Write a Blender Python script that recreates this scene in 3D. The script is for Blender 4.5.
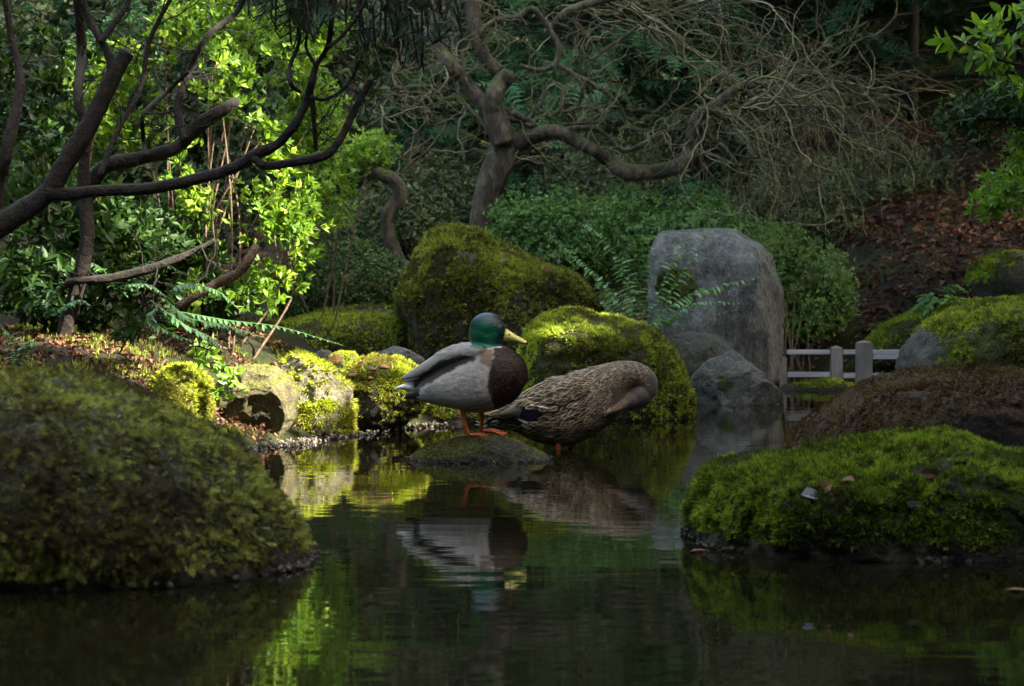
import bpy, bmesh, math, random
import numpy as np
from mathutils import Vector
from mathutils.bvhtree import BVHTree

for o in list(bpy.data.objects):
    bpy.data.objects.remove(o)
SC = bpy.context.scene
COL = SC.collection
FPX, H, HOR = 2000.0, 0.54, 300.0          # focal length in pixels, eye height above the water, horizon row

# ------------------------------------------------------------------ camera
cam = bpy.data.cameras.new('camera')
cam_o = bpy.data.objects.new('camera', cam)
COL.objects.link(cam_o)
cam.sensor_width = 36.0
cam.lens = FPX / 1024 * 36
cam.shift_y = -(343 - HOR) / 1024
cam.clip_start = 0.05
cam.clip_end = 300
cam_o.location = (0, 0, H)
cam_o.rotation_euler = (math.radians(90), 0, 0)
cam.dof.use_dof = True
cam.dof.focus_distance = 6.95
cam.dof.aperture_fstop = 9.0
SC.camera = cam_o

# ------------------------------------------------------------------ light
SUN = Vector((0.72, -0.30, 0.62)).normalized()
elev = math.asin(SUN.z)
azim = math.atan2(SUN.x, SUN.y)
world = bpy.data.worlds.new('World')
SC.world = world
world.use_nodes = True
nt = world.node_tree
bg = nt.nodes['Background']
sky = nt.nodes.new('ShaderNodeTexSky')
sky.sky_type = 'NISHITA'
sky.sun_disc = False
sky.sun_elevation = elev
sky.sun_rotation = azim
sky.air_density = 1.0
sky.dust_density = 3.0
sky.ozone_density = 1.0
wb = nt.nodes.new('ShaderNodeMix')
wb.data_type = 'RGBA'; wb.blend_type = 'MULTIPLY'
wb.inputs[0].default_value = 1.0
wb.inputs[7].default_value = (1.0, .875, .68, 1)      # daylight white balance of the picture
nt.links.new(sky.outputs[0], wb.inputs[6])
nt.links.new(wb.outputs[2], bg.inputs[0])
bg.inputs[1].default_value = 0.15
sun = bpy.data.lights.new('sun', 'SUN')
sun.energy = 3.3
sun.angle = math.radians(0.5)
sun.color = (1.0, 0.93, 0.80)
sun_o = bpy.data.objects.new('sun', sun)
COL.objects.link(sun_o)
sun_o.rotation_euler = SUN.to_track_quat('Z', 'Y').to_euler()
SC.view_settings.view_transform = 'Standard'
SC.view_settings.look = 'None'
SC.view_settings.exposure = 3.9
SC.view_settings.gamma = 1.0
SC.view_settings.use_curve_mapping = False
SC.render.engine = 'CYCLES'
SC.cycles.max_bounces = 7
SC.cycles.diffuse_bounces = 3
SC.cycles.glossy_bounces = 4
SC.cycles.transmission_bounces = 4
SC.cycles.transparent_max_bounces = 4
SC.cycles.sample_clamp_indirect = 4
SC.cycles.use_denoising = True

# ------------------------------------------------------------------ helpers
def P(px, py, D):
    return np.array([(px - 512) / FPX * D, D, H - (py - HOR) / FPX * D])

def Dw(py):
    return FPX * H / (py - HOR)

def rng(s):
    return np.random.default_rng(s)

def _hash(ix, iy, iz, seed):
    n = (ix * 73856093) ^ (iy * 19349663) ^ (iz * 83492791) ^ (seed * 2654435761 % 1000003)
    n = n.astype(np.int64) & 0x7fffffff
    n = (n ^ (n >> 13)) * 1274126177 & 0x7fffffff
    n = (n ^ (n >> 16)) * 668265263 & 0x7fffffff
    return ((n ^ (n >> 15)) & 0xffff) / 32767.5 - 1

def vnoise(p, seed=0):
    p = np.asarray(p, float)
    i = np.floor(p).astype(np.int64)
    f = p - i
    f = f * f * (3 - 2 * f)
    out = 0
    for dx in (0, 1):
        wx = f[:, 0] if dx else 1 - f[:, 0]
        for dy in (0, 1):
            wy = f[:, 1] if dy else 1 - f[:, 1]
            for dz in (0, 1):
                wz = f[:, 2] if dz else 1 - f[:, 2]
                out = out + wx * wy * wz * _hash(i[:, 0] + dx, i[:, 1] + dy, i[:, 2] + dz, seed)
    return out

def fbm(p, seed=0, oct=4, gain=0.5):
    a, s, out = 1.0, 0.0, 0
    p = np.asarray(p, float)
    for k in range(oct):
        out = out + a * vnoise(p * 2 ** k + 17.3 * k, seed + k)
        s += a
        a *= gain
    return out / s

def nrm(v):
    return v / np.maximum(np.linalg.norm(v, axis=-1, keepdims=True), 1e-9)

def smooth(t):
    t = np.clip(t, 0, 1)
    return t * t * (3 - 2 * t)

class Geo:
    def __init__(s):
        s.V, s.T, s.Q, s.A, s.TM, s.QM = [], [], [], [], [], []
        s.n = 0
    def add(s, V, T=None, Q=None, tint=0.5, m=0):
        V = np.asarray(V, float).reshape(-1, 3)
        if T is not None and len(T):
            T = np.asarray(T).reshape(-1, 3)
            s.T.append(T + s.n)
            s.TM.append(np.broadcast_to(m, (len(T),)))
        if Q is not None and len(Q):
            Q = np.asarray(Q).reshape(-1, 4)
            s.Q.append(Q + s.n)
            s.QM.append(np.broadcast_to(m, (len(Q),)))
        s.V.append(V)
        s.A.append(np.broadcast_to(np.asarray(tint, float), (len(V),)))
        s.n += len(V)
    def build(s, name, mats, parent=None, smooth_=True, attrs=None):
        V = np.concatenate(s.V)
        T = np.concatenate(s.T) if s.T else np.zeros((0, 3), int)
        Q = np.concatenate(s.Q) if s.Q else np.zeros((0, 4), int)
        me = bpy.data.meshes.new(name)
        me.vertices.add(len(V))
        me.vertices.foreach_set('co', V.astype(np.float32).ravel())
        idx = np.concatenate([T.ravel(), Q.ravel()]).astype(np.int32)
        me.loops.add(len(idx))
        me.loops.foreach_set('vertex_index', idx)
        st = np.concatenate([np.arange(len(T)) * 3, len(T) * 3 + np.arange(len(Q)) * 4]).astype(np.int32)
        me.polygons.add(len(st))
        me.polygons.foreach_set('loop_start', st)
        mi = np.concatenate(([*s.TM] if s.TM else []) + ([*s.QM] if s.QM else [])).astype(np.int32)
        me.polygons.foreach_set('material_index', mi)
        me.update(calc_edges=True)
        me.polygons.foreach_set('use_smooth', np.full(len(st), bool(smooth_)))
        a = me.attributes.new('tint', 'FLOAT', 'POINT')
        a.data.foreach_set('value', np.concatenate(s.A).astype(np.float32))
        for k, v in (attrs or {}).items():
            a = me.attributes.new(k, 'FLOAT', 'POINT')
            a.data.foreach_set('value', np.asarray(v, np.float32))
        for m in (mats if isinstance(mats, (list, tuple)) else [mats]):
            me.materials.append(m)
        ob = bpy.data.objects.new(name, me)
        COL.objects.link(ob)
        if parent:
            ob.parent = parent
            ob.matrix_parent_inverse = parent.matrix_world.inverted()
        return ob

def tag(o, label=None, cat=None, group=None, kind=None):
    if label: o['label'] = label
    if cat: o['category'] = cat
    if group: o['group'] = group
    if kind: o['kind'] = kind
    return o

def empty(name, loc, label, cat, group=None):
    o = bpy.data.objects.new(name, None)
    o.location = tuple(float(v) for v in loc)
    o.empty_display_size = 0.1
    COL.objects.link(o)
    bpy.context.view_layer.update()
    from mathutils import Matrix
    o.matrix_world = Matrix.Translation(o.location)
    return tag(o, label, cat, group)

def frames(d, up=None, r=None, roll=0.0):
    d = nrm(np.asarray(d, float))
    n = len(d)
    if up is None:
        up = np.broadcast_to([0, 0, 1.0], (n, 3))
    y = np.cross(up, d)
    bad = np.linalg.norm(y, axis=1) < 1e-4
    y = np.where(bad[:, None], [0, 1.0, 0], y)
    y = nrm(y)
    z = np.cross(d, y)
    if r is not None and roll:
        a = r.normal(0, roll, n)[:, None]
        y, z = y * np.cos(a) + z * np.sin(a), z * np.cos(a) - y * np.sin(a)
    return np.stack([d, y, z], axis=1)          # rows: axes

def scatter(g, tv, tf, O, M, S, tint, m=0, S3=None):
    """copies of a template (tv, triangles tf) at origins O, frames M, scales S"""
    N, k = len(O), len(tv)
    if N == 0: return
    loc = tv[None, :, :] * (np.asarray(S)[:, None, None] if S3 is None else S3[:, None, :])
    V = np.einsum('nkj,nji->nki', loc, M) + O[:, None, :]
    F = tf[None] + (np.arange(N) * k)[:, None, None]
    g.add(V.reshape(-1, 3), T=F.reshape(-1, 3), tint=np.repeat(tint, k), m=m)

# templates along +x, normal +z
def leaf_tpl(w=0.4, fold=0.25, droop=0.15):
    xs = [0, 0.3, 0.68, 1.0]; ws = [0, w * 0.5, w * 0.42, 0]
    v = []
    for x, ww in zip(xs, ws):
        zc = -droop * x * x
        v.append((x, 0, zc))
    for i in (1, 2):
        v.append((xs[i], ws[i], -droop * xs[i] ** 2 + fold * ws[i]))
        v.append((xs[i], -ws[i], -droop * xs[i] ** 2 + fold * ws[i]))
    f = [(0, 1, 4), (0, 5, 1), (1, 2, 6), (1, 6, 4), (1, 5, 7), (1, 7, 2), (2, 3, 6), (2, 7, 3)]
    return np.array(v, float), np.array(f)
LEAF = leaf_tpl()
LEAFN = leaf_tpl(0.3, 0.2, 0.2)
SMALL = (np.array([(0, 0, 0), (.5, .24, .05), (1, 0, -.05), (.5, -.24, .05)], float), np.array([(0, 1, 2), (0, 2, 3)]))[0:2]
SMALL = (SMALL[0], np.array([(0, 2, 1), (0, 3, 2)]))
NEEDLE = (np.array([(0, .012, 0), (0, -.012, 0), (1, 0, -.04)], float), np.array([(0, 1, 2)]))

def tuft_tpl(n, r, splay=0.8, w=0.13):
    v, f = [], []
    for i in range(n):
        a = i * 2 * math.pi / n + r.uniform(-.4, .4)
        s = r.uniform(.25, 1) * splay
        L = r.uniform(.6, 1)
        d = np.array([1, math.cos(a) * s, math.sin(a) * s]); d /= np.linalg.norm(d)
        t = np.cross(d, [0, math.sin(a + .5), math.cos(a + 1)]); t /= np.linalg.norm(t)
        k = len(v)
        v += [d * .03 + t * w * .5, d * .03 - t * w * .5, d * L * .6 + t * w * .55 , d * L * .6 - t * w * .55, d * L + np.array([0, 0, -.12])]
        f += [(k, k + 1, k + 2), (k + 1, k + 3, k + 2), (k + 2, k + 3, k + 4)]
    return np.array(v), np.array(f)

def sprig_tpl(r, pairs=5):
    """feathery moss sprig: stem along +x with side leaflets"""
    v, f = [(0, .02, 0), (0, -.02, 0), (1, 0, -.18)], [(0, 1, 2)]
    for i in range(pairs):
        x = .15 + .8 * i / pairs
        L = .42 * (1 - .75 * abs(i / pairs - .2))
        for s in (1, -1):
            k = len(v)
            z = -.18 * x * x
            dx = r.uniform(.12, .25)
            v += [(x - .05, 0, z), (x + .05, 0, z), (x + dx, s * L, z + r.uniform(-.1, .06))]
            f += [(k, k + 1, k + 2)]
    return np.array(v, float), np.array(f)

def catmull(pts, n):
    pts = np.asarray(pts, float)
    if len(pts) < 3:
        t = np.linspace(0, 1, n)[:, None]
        return pts[0] * (1 - t) + pts[-1] * t
    p = np.vstack([2 * pts[0] - pts[1], pts, 2 * pts[-1] - pts[-2]])
    seg = len(pts) - 1
    u = np.linspace(0, seg, n)
    i = np.minimum(u.astype(int), seg - 1)
    t = (u - i)[:, None]
    a, b, c, d = p[i], p[i + 1], p[i + 2], p[i + 3]
    return .5 * (2 * b + (c - a) * t + (2 * a - 5 * b + 4 * c - d) * t ** 2 + (-a + 3 * b - 3 * c + d) * t ** 3)

def tube(g, pts, rad, sides=6, tint=.5, m=0, lump=0.0, seed=0, cap=True):
    pts = np.asarray(pts, float)
    n = len(pts)
    rad = np.broadcast_to(np.asarray(rad, float), (n,))
    t = nrm(np.gradient(pts, axis=0))
    ref = np.array([0.3, 1.0, 0.2])
    a = nrm(np.cross(t, ref)); b = np.cross(t, a)
    ang = np.arange(sides) * 2 * math.pi / sides
    R = rad[:, None] * np.ones(sides)
    if lump:
        q = pts[:, None, :] + (np.cos(ang)[None, :, None] * a[:, None] + np.sin(ang)[None, :, None] * b[:, None]) * rad[:, None, None]
        R = R * (1 + lump * fbm(q.reshape(-1, 3) / (rad.mean() * 2.2), seed, 3).reshape(n, sides))
    V = pts[:, None, :] + R[..., None] * (np.cos(ang)[None, :, None] * a[:, None] + np.sin(ang)[None, :, None] * b[:, None])
    V = V.reshape(-1, 3)
    i = np.arange(n - 1)[:, None] * sides
    j = np.arange(sides)[None, :]
    k = (j + 1) % sides
    Q = np.stack([i + j, i + k, i + k + sides, i + j + sides], -1).reshape(-1, 4)
    T = []
    if cap:
        V = np.vstack([V, pts[0] - t[0] * rad[0] * .3, pts[-1] + t[-1] * rad[-1] * .4])
        c0, c1 = n * sides, n * sides + 1
        for q in range(sides):
            T.append((c0, (q + 1) % sides, q))
            T.append((c1, (n - 1) * sides + q, (n - 1) * sides + (q + 1) % sides))
    g.add(V, T=T, Q=Q, tint=tint, m=m)

# ------------------------------------------------------------------ materials
def newmat(name):
    m = bpy.data.materials.new(name)
    m.use_nodes = True
    n = m.node_tree
    n.nodes.clear()
    out = n.nodes.new('ShaderNodeOutputMaterial')
    return m, n, out

def ramp(n, stops, fac, interp='LINEAR'):
    r = n.nodes.new('ShaderNodeValToRGB')
    r.color_ramp.interpolation = interp
    el = r.color_ramp.elements
    while len(el) < len(stops): el.new(0.5)
    for e, (p, c) in zip(el, stops):
        e.position = p
        e.color = (*c, 1) if len(c) == 3 else c
    n.links.new(fac, r.inputs[0])
    return r.outputs[0]

def noise(n, scale, detail=4, rough=.6, stretch=None, coord='Object', dist=0.0):
    tc = n.nodes.new('ShaderNodeTexCoord')
    src = tc.outputs[coord]
    if stretch:
        mp = n.nodes.new('ShaderNodeMapping')
        mp.inputs['Scale'].default_value = stretch
        n.links.new(src, mp.inputs[0])
        src = mp.outputs[0]
    t = n.nodes.new('ShaderNodeTexNoise')
    t.inputs['Scale'].default_value = scale
    t.inputs['Detail'].default_value = detail
    t.inputs['Roughness'].default_value = rough
    t.inputs['Distortion'].default_value = dist
    n.links.new(src, t.inputs['Vector'])
    return t.outputs['Fac']

def attr(n, name):
    a = n.nodes.new('ShaderNodeAttribute')
    a.attribute_name = name
    return a.outputs['Fac']

def mixc(n, fac, a, b, mode='MIX'):
    x = n.nodes.new('ShaderNodeMix')
    x.data_type = 'RGBA'
    x.blend_type = mode
    for s, v in ((x.inputs[0], fac), (x.inputs[6], a), (x.inputs[7], b)):
        if hasattr(v, 'is_linked') or isinstance(v, bpy.types.NodeSocket): n.links.new(v, s)
        elif isinstance(v, (int, float)): s.default_value = v
        else: s.default_value = (*v, 1)
    return x.outputs[2]

def mth(n, op, a, b=0.0, clamp=False):
    x = n.nodes.new('ShaderNodeMath')
    x.operation = op
    x.use_clamp = clamp
    for s, v in ((x.inputs[0], a), (x.inputs[1], b)):
        if isinstance(v, bpy.types.NodeSocket): n.links.new(v, s)
        else: s.default_value = v
    return x.outputs[0]

def bump(n, h, strength=.5, dist=.01):
    b = n.nodes.new('ShaderNodeBump')
    b.inputs['Strength'].default_value = strength
    b.inputs['Distance'].default_value = dist
    n.links.new(h, b.inputs['Height'])
    return b.outputs[0]

def principled(n, out, col, rough=.8, nrml=None, spec=.5, link=True):
    b = n.nodes.new('ShaderNodeBsdfPrincipled')
    if isinstance(col, bpy.types.NodeSocket): n.links.new(col, b.inputs['Base Color'])
    else: b.inputs['Base Color'].default_value = (*col, 1)
    if isinstance(rough, bpy.types.NodeSocket): n.links.new(rough, b.inputs['Roughness'])
    else: b.inputs['Roughness'].default_value = rough
    b.inputs['Specular IOR Level'].default_value = spec
    if nrml is not None: n.links.new(nrml, b.inputs['Normal'])
    if link: n.links.new(b.outputs[0], out.inputs[0])
    return b

def leafmat(name, c0, c1, c2, trans=.35, rough=.45, spec=.4, back=1.5):
    """leaves coloured by a per leaf tint; part of the light passes through"""
    m, n, out = newmat(name)
    c = ramp(n, [(0, c0), (.5, c1), (1, c2)], attr(n, 'tint'))
    b = principled(n, out, c, rough, spec=spec, link=False)
    t = n.nodes.new('ShaderNodeBsdfTranslucent')
    tc = mixc(n, 1.0, c, (back, back, back * .6), 'MULTIPLY')
    n.links.new(tc, t.inputs[0])
    mx = n.nodes.new('ShaderNodeMixShader')
    mx.inputs[0].default_value = trans
    n.links.new(b.outputs[0], mx.inputs[1])
    n.links.new(t.outputs[0], mx.inputs[2])
    n.links.new(mx.outputs[0], out.inputs[0])
    return m

def rockmat(name, c0, c1, c2, moss0, moss1, scale=9, rough=.85, st=None):
    m, n, out = newmat(name)
    f1 = noise(n, scale, 6, .65, st)
    f2 = noise(n, scale * 5, 5, .7)
    c = ramp(n, [(.3, c0), (.5, c1), (.72, c2)], f1)
    c = mixc(n, .6, c, ramp(n, [(.3, (.35, .35, .35)), (.62, (1.1, 1.1, 1.05))], f2), 'MULTIPLY')
    mc = ramp(n, [(.35, moss0), (.65, moss1)], noise(n, scale * 4, 4, .7))
    fac = mth(n, 'ADD', attr(n, 'moss'), mth(n, 'MULTIPLY', mth(n, 'SUBTRACT', f2, .5), 1.2), True)
    c = mixc(n, fac, c, mc)
    f3 = noise(n, scale * 14, 4, .7, st)
    c = mixc(n, .55, c, ramp(n, [(.38, (.3, .28, .25)), (.5, (1, 1, 1)), (.66, (1.5, 1.45, 1.35))], f3), 'MULTIPLY')
    lich = ramp(n, [(.60, (0, 0, 0)), (.66, (1, 1, 1))], noise(n, scale * 2.2, 5, .75, dist=1.5))
    c = mixc(n, mth(n, 'MULTIPLY', lich, .35), c, tuple(min(.6, v * 1.7) for v in c2))
    hh = mth(n, 'ADD', mth(n, 'ADD', f1, mth(n, 'MULTIPLY', f2, .5)), mth(n, 'MULTIPLY', f3, .2))
    principled(n, out, c, rough, bump(n, hh, 1.0, .05), .3)
    return m

def barkmat(name, c0, c1, c2, scale=14, st=(1, 1, .35), moss=None):
    m, n, out = newmat(name)
    f1 = noise(n, scale, 6, .7, st)
    f2 = noise(n, scale * 6, 3, .6)
    c = ramp(n, [(.3, c0), (.5, c1), (.72, c2)], f1)
    if moss:
        geo = n.nodes.new('ShaderNodeNewGeometry')
        sx = n.nodes.new('ShaderNodeSeparateXYZ')
        n.links.new(geo.outputs['Normal'], sx.inputs[0])
        up = mth(n, 'MULTIPLY', mth(n, 'ADD', sx.outputs[2], mth(n, 'SUBTRACT', noise(n, 6, 3), .9)), 3.0, True)
        c = mixc(n, mth(n, 'MULTIPLY', up, .8), c, moss)
    hh = mth(n, 'ADD', f1, mth(n, 'MULTIPLY', f2, .3))
    principled(n, out, c, .8, bump(n, hh, 1.0, .03), .3)
    return m

def plain(name, c0, c1, scale=20, rough=.8, spec=.3, st=None):
    m, n, out = newmat(name)
    c = ramp(n, [(.35, c0), (.65, c1)], noise(n, scale, 4, .6, st))
    principled(n, out, c, rough, bump(n, noise(n, scale * 2, 3, .6, st), .3, .004), spec)
    return m

G = {}
MOSS = {
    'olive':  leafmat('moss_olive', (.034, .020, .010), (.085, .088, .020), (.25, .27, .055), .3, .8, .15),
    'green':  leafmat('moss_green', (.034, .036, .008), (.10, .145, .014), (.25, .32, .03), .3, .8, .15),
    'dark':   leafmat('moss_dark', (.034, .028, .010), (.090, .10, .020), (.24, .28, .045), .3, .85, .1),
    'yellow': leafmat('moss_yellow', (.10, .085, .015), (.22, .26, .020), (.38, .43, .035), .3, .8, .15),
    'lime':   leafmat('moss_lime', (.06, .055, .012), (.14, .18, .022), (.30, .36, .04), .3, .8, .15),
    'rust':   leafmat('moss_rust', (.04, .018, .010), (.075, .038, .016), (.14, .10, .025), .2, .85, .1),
}
# ------------------------------------------------------------------ terrain and water
POND = np.array([(-4, -4), (4.2, -4), (3.4, 2.5), (1.75, 4.6), (1.45, 6.3), (1.6, 7.5), (2.2, 9.4), (3.1, 13.2),
                 (1.4, 13.2), (1.15, 11.2), (.9, 10.5), (.75, 9.3), (.0, 8.95), (-.3, 8.6), (-.5, 8.35), (-.66, 7.95), (-.82, 7.5),
                 (-1.0, 7.0), (-1.5, 6.2), (-1.7, 5.0), (-2.6, 3.5)])
def pond_sd(x, y):
    p = np.stack([x, y], -1)
    best = np.full(len(x), 1e9)
    inside = np.zeros(len(x), bool)
    for i in range(len(POND)):
        a, b = POND[i], POND[(i + 1) % len(POND)]
        ab = b - a
        t = np.clip(((p - a) @ ab) / (ab @ ab), 0, 1)
        best = np.minimum(best, np.linalg.norm(p - a - t[:, None] * ab, axis=1))
        c = ((a[1] > p[:, 1]) != (b[1] > p[:, 1])) & (p[:, 0] < (b[0] - a[0]) * (p[:, 1] - a[1]) / (b[1] - a[1] + 1e-12) + a[0])
        inside ^= c
    return np.where(inside, -best, best)

def terrain(x, y):
    x = np.asarray(x, float).ravel(); y = np.asarray(y, float).ravel()
    d = pond_sd(x, y)
    z = np.where(d < 0, -.35 * smooth(-d / .5) - .03, .07 * smooth(d / .12) - .03)
    left = smooth((-x - .6) / .8)
    z = z + np.where(d > 0, left * .34 * smooth(d / .9), 0)
    z = z + np.where(d > 0, (1 - left) * .10 * smooth(d / .8), 0)
    right = smooth((x - 2.0) / 1.2)
    z = z + right * .35 * smooth((d - .2) / 1.5) * smooth((y - 6) / 3)
    back = np.maximum(0, y - 13.2)
    z = z + back * (.17 + .09 * smooth((x - 1.5) / 2))
    z = z + np.maximum(0, y - 26) * .25
    z = z + np.maximum(0, np.abs(x) - 6) * .12
    q = np.stack([x, y, 0 * x], -1)
    z = z + np.where(d > 0, np.minimum(d, .5) * .16 * fbm(q * 1.6, 5, 4) + back * .05 * fbm(q * .6, 8, 3), 0)
    return z

gx = np.concatenate([np.linspace(-40, -4, 40)[:-1], np.linspace(-4, 5, 181), np.linspace(5, 40, 40)[1:]])
gy = np.concatenate([np.linspace(-30, 3, 30)[:-1], np.linspace(3, 16, 240), np.linspace(16, 60, 90)[1:]])
XX, YY = np.meshgrid(gx, gy)
ZZ = terrain(XX, YY).reshape(XX.shape)
nx, ny = len(gx), len(gy)
ii = (np.arange(ny - 1)[:, None] * nx + np.arange(nx - 1)[None]).ravel()
g = Geo()
g.add(np.stack([XX, YY, ZZ], -1).reshape(-1, 3), Q=np.stack([ii, ii + 1, ii + nx + 1, ii + nx], -1))
m, n, out = newmat('soil_and_moss')
f = noise(n, 1.6, 6, .7)
c = ramp(n, [(.38, (.016, .010, .006)), (.47, (.035, .022, .012)), (.54, (.035, .045, .010)), (.68, (.07, .085, .015))], f)
c = mixc(n, .7, c, ramp(n, [(.3, (.3, .3, .3)), (.65, (1.2, 1.2, 1.2))], noise(n, 40, 5, .7)), 'MULTIPLY')
principled(n, out, c, .95, bump(n, noise(n, 22, 6, .75), 1.0, .12), .2)
tag(g.build('ground', m), kind='structure')

g = Geo()
wx = np.linspace(-30, 30, 60); wy = np.linspace(-20, 14.5, 60)
XX, YY = np.meshgrid(wx, wy)
ii = (np.arange(59)[:, None] * 60 + np.arange(59)[None]).ravel()
g.add(np.stack([XX, YY, 0 * XX], -1).reshape(-1, 3), Q=np.stack([ii, ii + 1, ii + 61, ii + 60], -1))
m, n, out = newmat('pond_water')
w1 = noise(n, 1.0, 3, .5, (1.3, 5.0, 1))
w2 = noise(n, 1.0, 2, .5, (5, 16, 1), dist=.6)
hh = mth(n, 'ADD', mth(n, 'MULTIPLY', w1, .7), mth(n, 'MULTIPLY', w2, .18))
b = principled(n, out, ramp(n, [(.35, (.005, .005, .002)), (.65, (.009, .008, .003))], noise(n, 1.2, 3)), .015, bump(n, hh, 1.0, .0016), .5)
b.inputs['IOR'].default_value = 1.33
tag(g.build('water', m), kind='structure')

# ------------------------------------------------------------------ rocks
def ico(sub, _c={}):
    if sub not in _c:
        bm = bmesh.new()
        bmesh.ops.create_icosphere(bm, subdivisions=sub, radius=1)
        V = np.array([v.co[:] for v in bm.verts]); F = np.array([[v.index for v in f.verts] for f in bm.faces])
        bm.free()
        _c[sub] = (V, F)
    return _c[sub]

TPL_R = rng(99)
TUFTS = [tuft_tpl(6, TPL_R) for _ in range(4)]
SPRIGS = [sprig_tpl(TPL_R) for _ in range(4)]

def sample_surface(V, F, N, n, r, weight):
    a, b, c = V[F[:, 0]], V[F[:, 1]], V[F[:, 2]]
    area = np.linalg.norm(np.cross(b - a, c - a), axis=1) / 2
    w = area * weight[F].mean(axis=1)
    if w.sum() <= 0: return None
    idx = r.choice(len(F), n, p=w / w.sum())
    u, v = r.random(n), r.random(n)
    fl = u + v > 1
    u[fl], v[fl] = 1 - u[fl], 1 - v[fl]
    w0 = 1 - u - v
    Pp = a[idx] * w0[:, None] + b[idx] * u[:, None] + c[idx] * v[:, None]
    Nn = nrm(N[F[idx, 0]] * w0[:, None] + N[F[idx, 1]] * u[:, None] + N[F[idx, 2]] * v[:, None])
    return Pp, Nn

def vnormals(V, F):
    fn = np.cross(V[F[:, 1]] - V[F[:, 0]], V[F[:, 2]] - V[F[:, 0]])
    N = np.zeros_like(V)
    for k in range(3): np.add.at(N, F[:, k], fn)
    return nrm(N)

ROCKS = {}
def rock(key, name, label, cat, out_px, D, T, mat, moss=None, seed=1, amp=.06, freq=2.2, facets=0, boxy=.85, group=None, sub=6, centre=None):
    """rock whose outline seen at distance D is out_px, T metres from its centre to its front and back"""
    r = rng(seed)
    O = np.array([P(x, y, D) for x, y in out_px])
    C0 = O.mean(axis=0) if centre is None else P(centre[0], centre[1], D)
    dx, dz = O[:, 0] - C0[0], O[:, 2] - C0[2]
    # densify the outline
    m = len(dx)
    k = np.arange(m * 24)
    i = k // 24; t = (k % 24) / 24
    ex = dx[i] * (1 - t) + dx[(i + 1) % m] * t
    ez = dz[i] * (1 - t) + dz[(i + 1) % m] * t
    th = np.arctan2(ez, ex); rr = np.hypot(ex, ez)
    o = np.argsort(th); th, rr = th[o], rr[o]
    grid = np.linspace(-math.pi, math.pi, 361)[:-1]
    R = np.interp(grid, np.concatenate([th - 2 * math.pi, th, th + 2 * math.pi]), np.tile(rr, 3))
    ker = np.exp(-np.arange(-8, 9) ** 2 / (4.0 if facets else 14.0)); ker /= ker.sum()
    R = np.convolve(np.tile(R, 3), ker, 'same')[360:720]
    U, F = ico(sub)
    s = np.hypot(U[:, 0], U[:, 2])
    a = np.arctan2(U[:, 2], U[:, 0])
    Rv = np.interp(a, np.append(grid, math.pi), np.append(R, R[0]))
    sp = s ** boxy
    dyp = np.sign(U[:, 1]) * np.abs(U[:, 1]) ** boxy
    V = np.stack([Rv * sp * np.cos(a), T * dyp, Rv * sp * np.sin(a)], -1)
    size = R.mean()
    q = V / size
    dirn = nrm(V)
    for _ in range(facets):
        nn = nrm(np.array([r.normal(0, 1), -abs(r.normal(0, 1)) - (0 if key == 'tall' else .3), r.normal(.1, .8)]))
        ext = (V @ nn).max()
        d = ext * r.uniform(.72, .86)
        over = np.maximum(0, V @ nn - d)
        V = V - over[:, None] * nn * .97
    disp = fbm(q * freq, seed, 5) * amp * size + fbm(q * freq * 5, seed + 3, 3) * amp * .22 * size
    if facets:
        disp += -np.abs(fbm(q * 3.1, seed + 9, 3)) * amp * .8 * size
    if moss and moss.get('n', 0) > 1500:
        ls = moss.get('ls', .045)
        bl_ = 1 - np.abs(fbm((V + C0) / ls, seed + 41, 3)) * 2.2
        disp += bl_ * moss.get('la', .010)
    else:
        disp += fbm((V + C0) / .05, seed + 43, 4) * .010 - np.maximum(0, .12 - np.abs(fbm((V + C0) / .22, seed + 44, 3))) * .09
    V = V + dirn * disp[:, None]
    V = V + C0
    N = vnormals(V, F)
    if N[np.argmax(V[:, 2])][2] < 0: F = F[:, ::-1]; N = -N
    wt = np.zeros(len(V))
    if moss:
        wt = moss['w'](V, N, (V - C0) / size)
        wt = np.clip(wt, 0, 1)
        wt = wt * (V[:, 2] > moss.get('zmin', .015)) * np.where(fbm(V * 4.2, seed + 61, 4) > moss.get('bare', .34), .12, 1)
    g = Geo()
    g.add(V, T=F, tint=.5)
    ob = g.build(name, mat, attrs={'moss': wt})
    tag(ob, label, cat, group)
    if moss and moss.get('n', 0):
        Pp, Nn = sample_surface(V, F, N, moss['n'], r, wt * (0.25 + .75 * (N[:, 1] < .35)))
        L = moss['L'] * r.uniform(.6, 1.25, len(Pp)) * (1 + .5 * fbm(Pp * 14, seed + 2, 2))
        g = Geo()
        low = fbm(Pp * moss.get('pf', 7), seed + 31, 4)
        tint = np.clip(.46 + 1.1 * low + r.normal(0, .34, len(Pp)), 0, 1)
        dead = fbm(Pp * 5.5, seed + 51, 4) > moss.get('dead', .24)          # brown, died back patches
        tint[dead] *= .35
        L[dead] *= .6
        rnd = r.normal(0, 1, (len(Pp), 3))
        if moss.get('kind') == 'sprig':
            d = Nn * .5 + rnd * .6 + np.array([0, 0, -.45])
            up = Nn
            tp = SPRIGS
        else:
            d = Nn + rnd * .45 + np.array([0, 0, -moss.get('droop', .15)])
            up = rnd
            tp = TUFTS
        M = frames(d, up, r, .5)
        pick = r.integers(0, len(tp), len(Pp))
        for j, (tv, tf) in enumerate(tp):
            s_ = pick == j
            scatter(g, tv, tf, Pp[s_] - Nn[s_] * .003, M[s_], L[s_], tint[s_])
        ch = g.build('moss', MOSS[moss['m']], parent=ob, smooth_=False)
        ch['kind'] = 'stuff'
    ROCKS[key] = (V, F, N, ob)
    return ob

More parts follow.
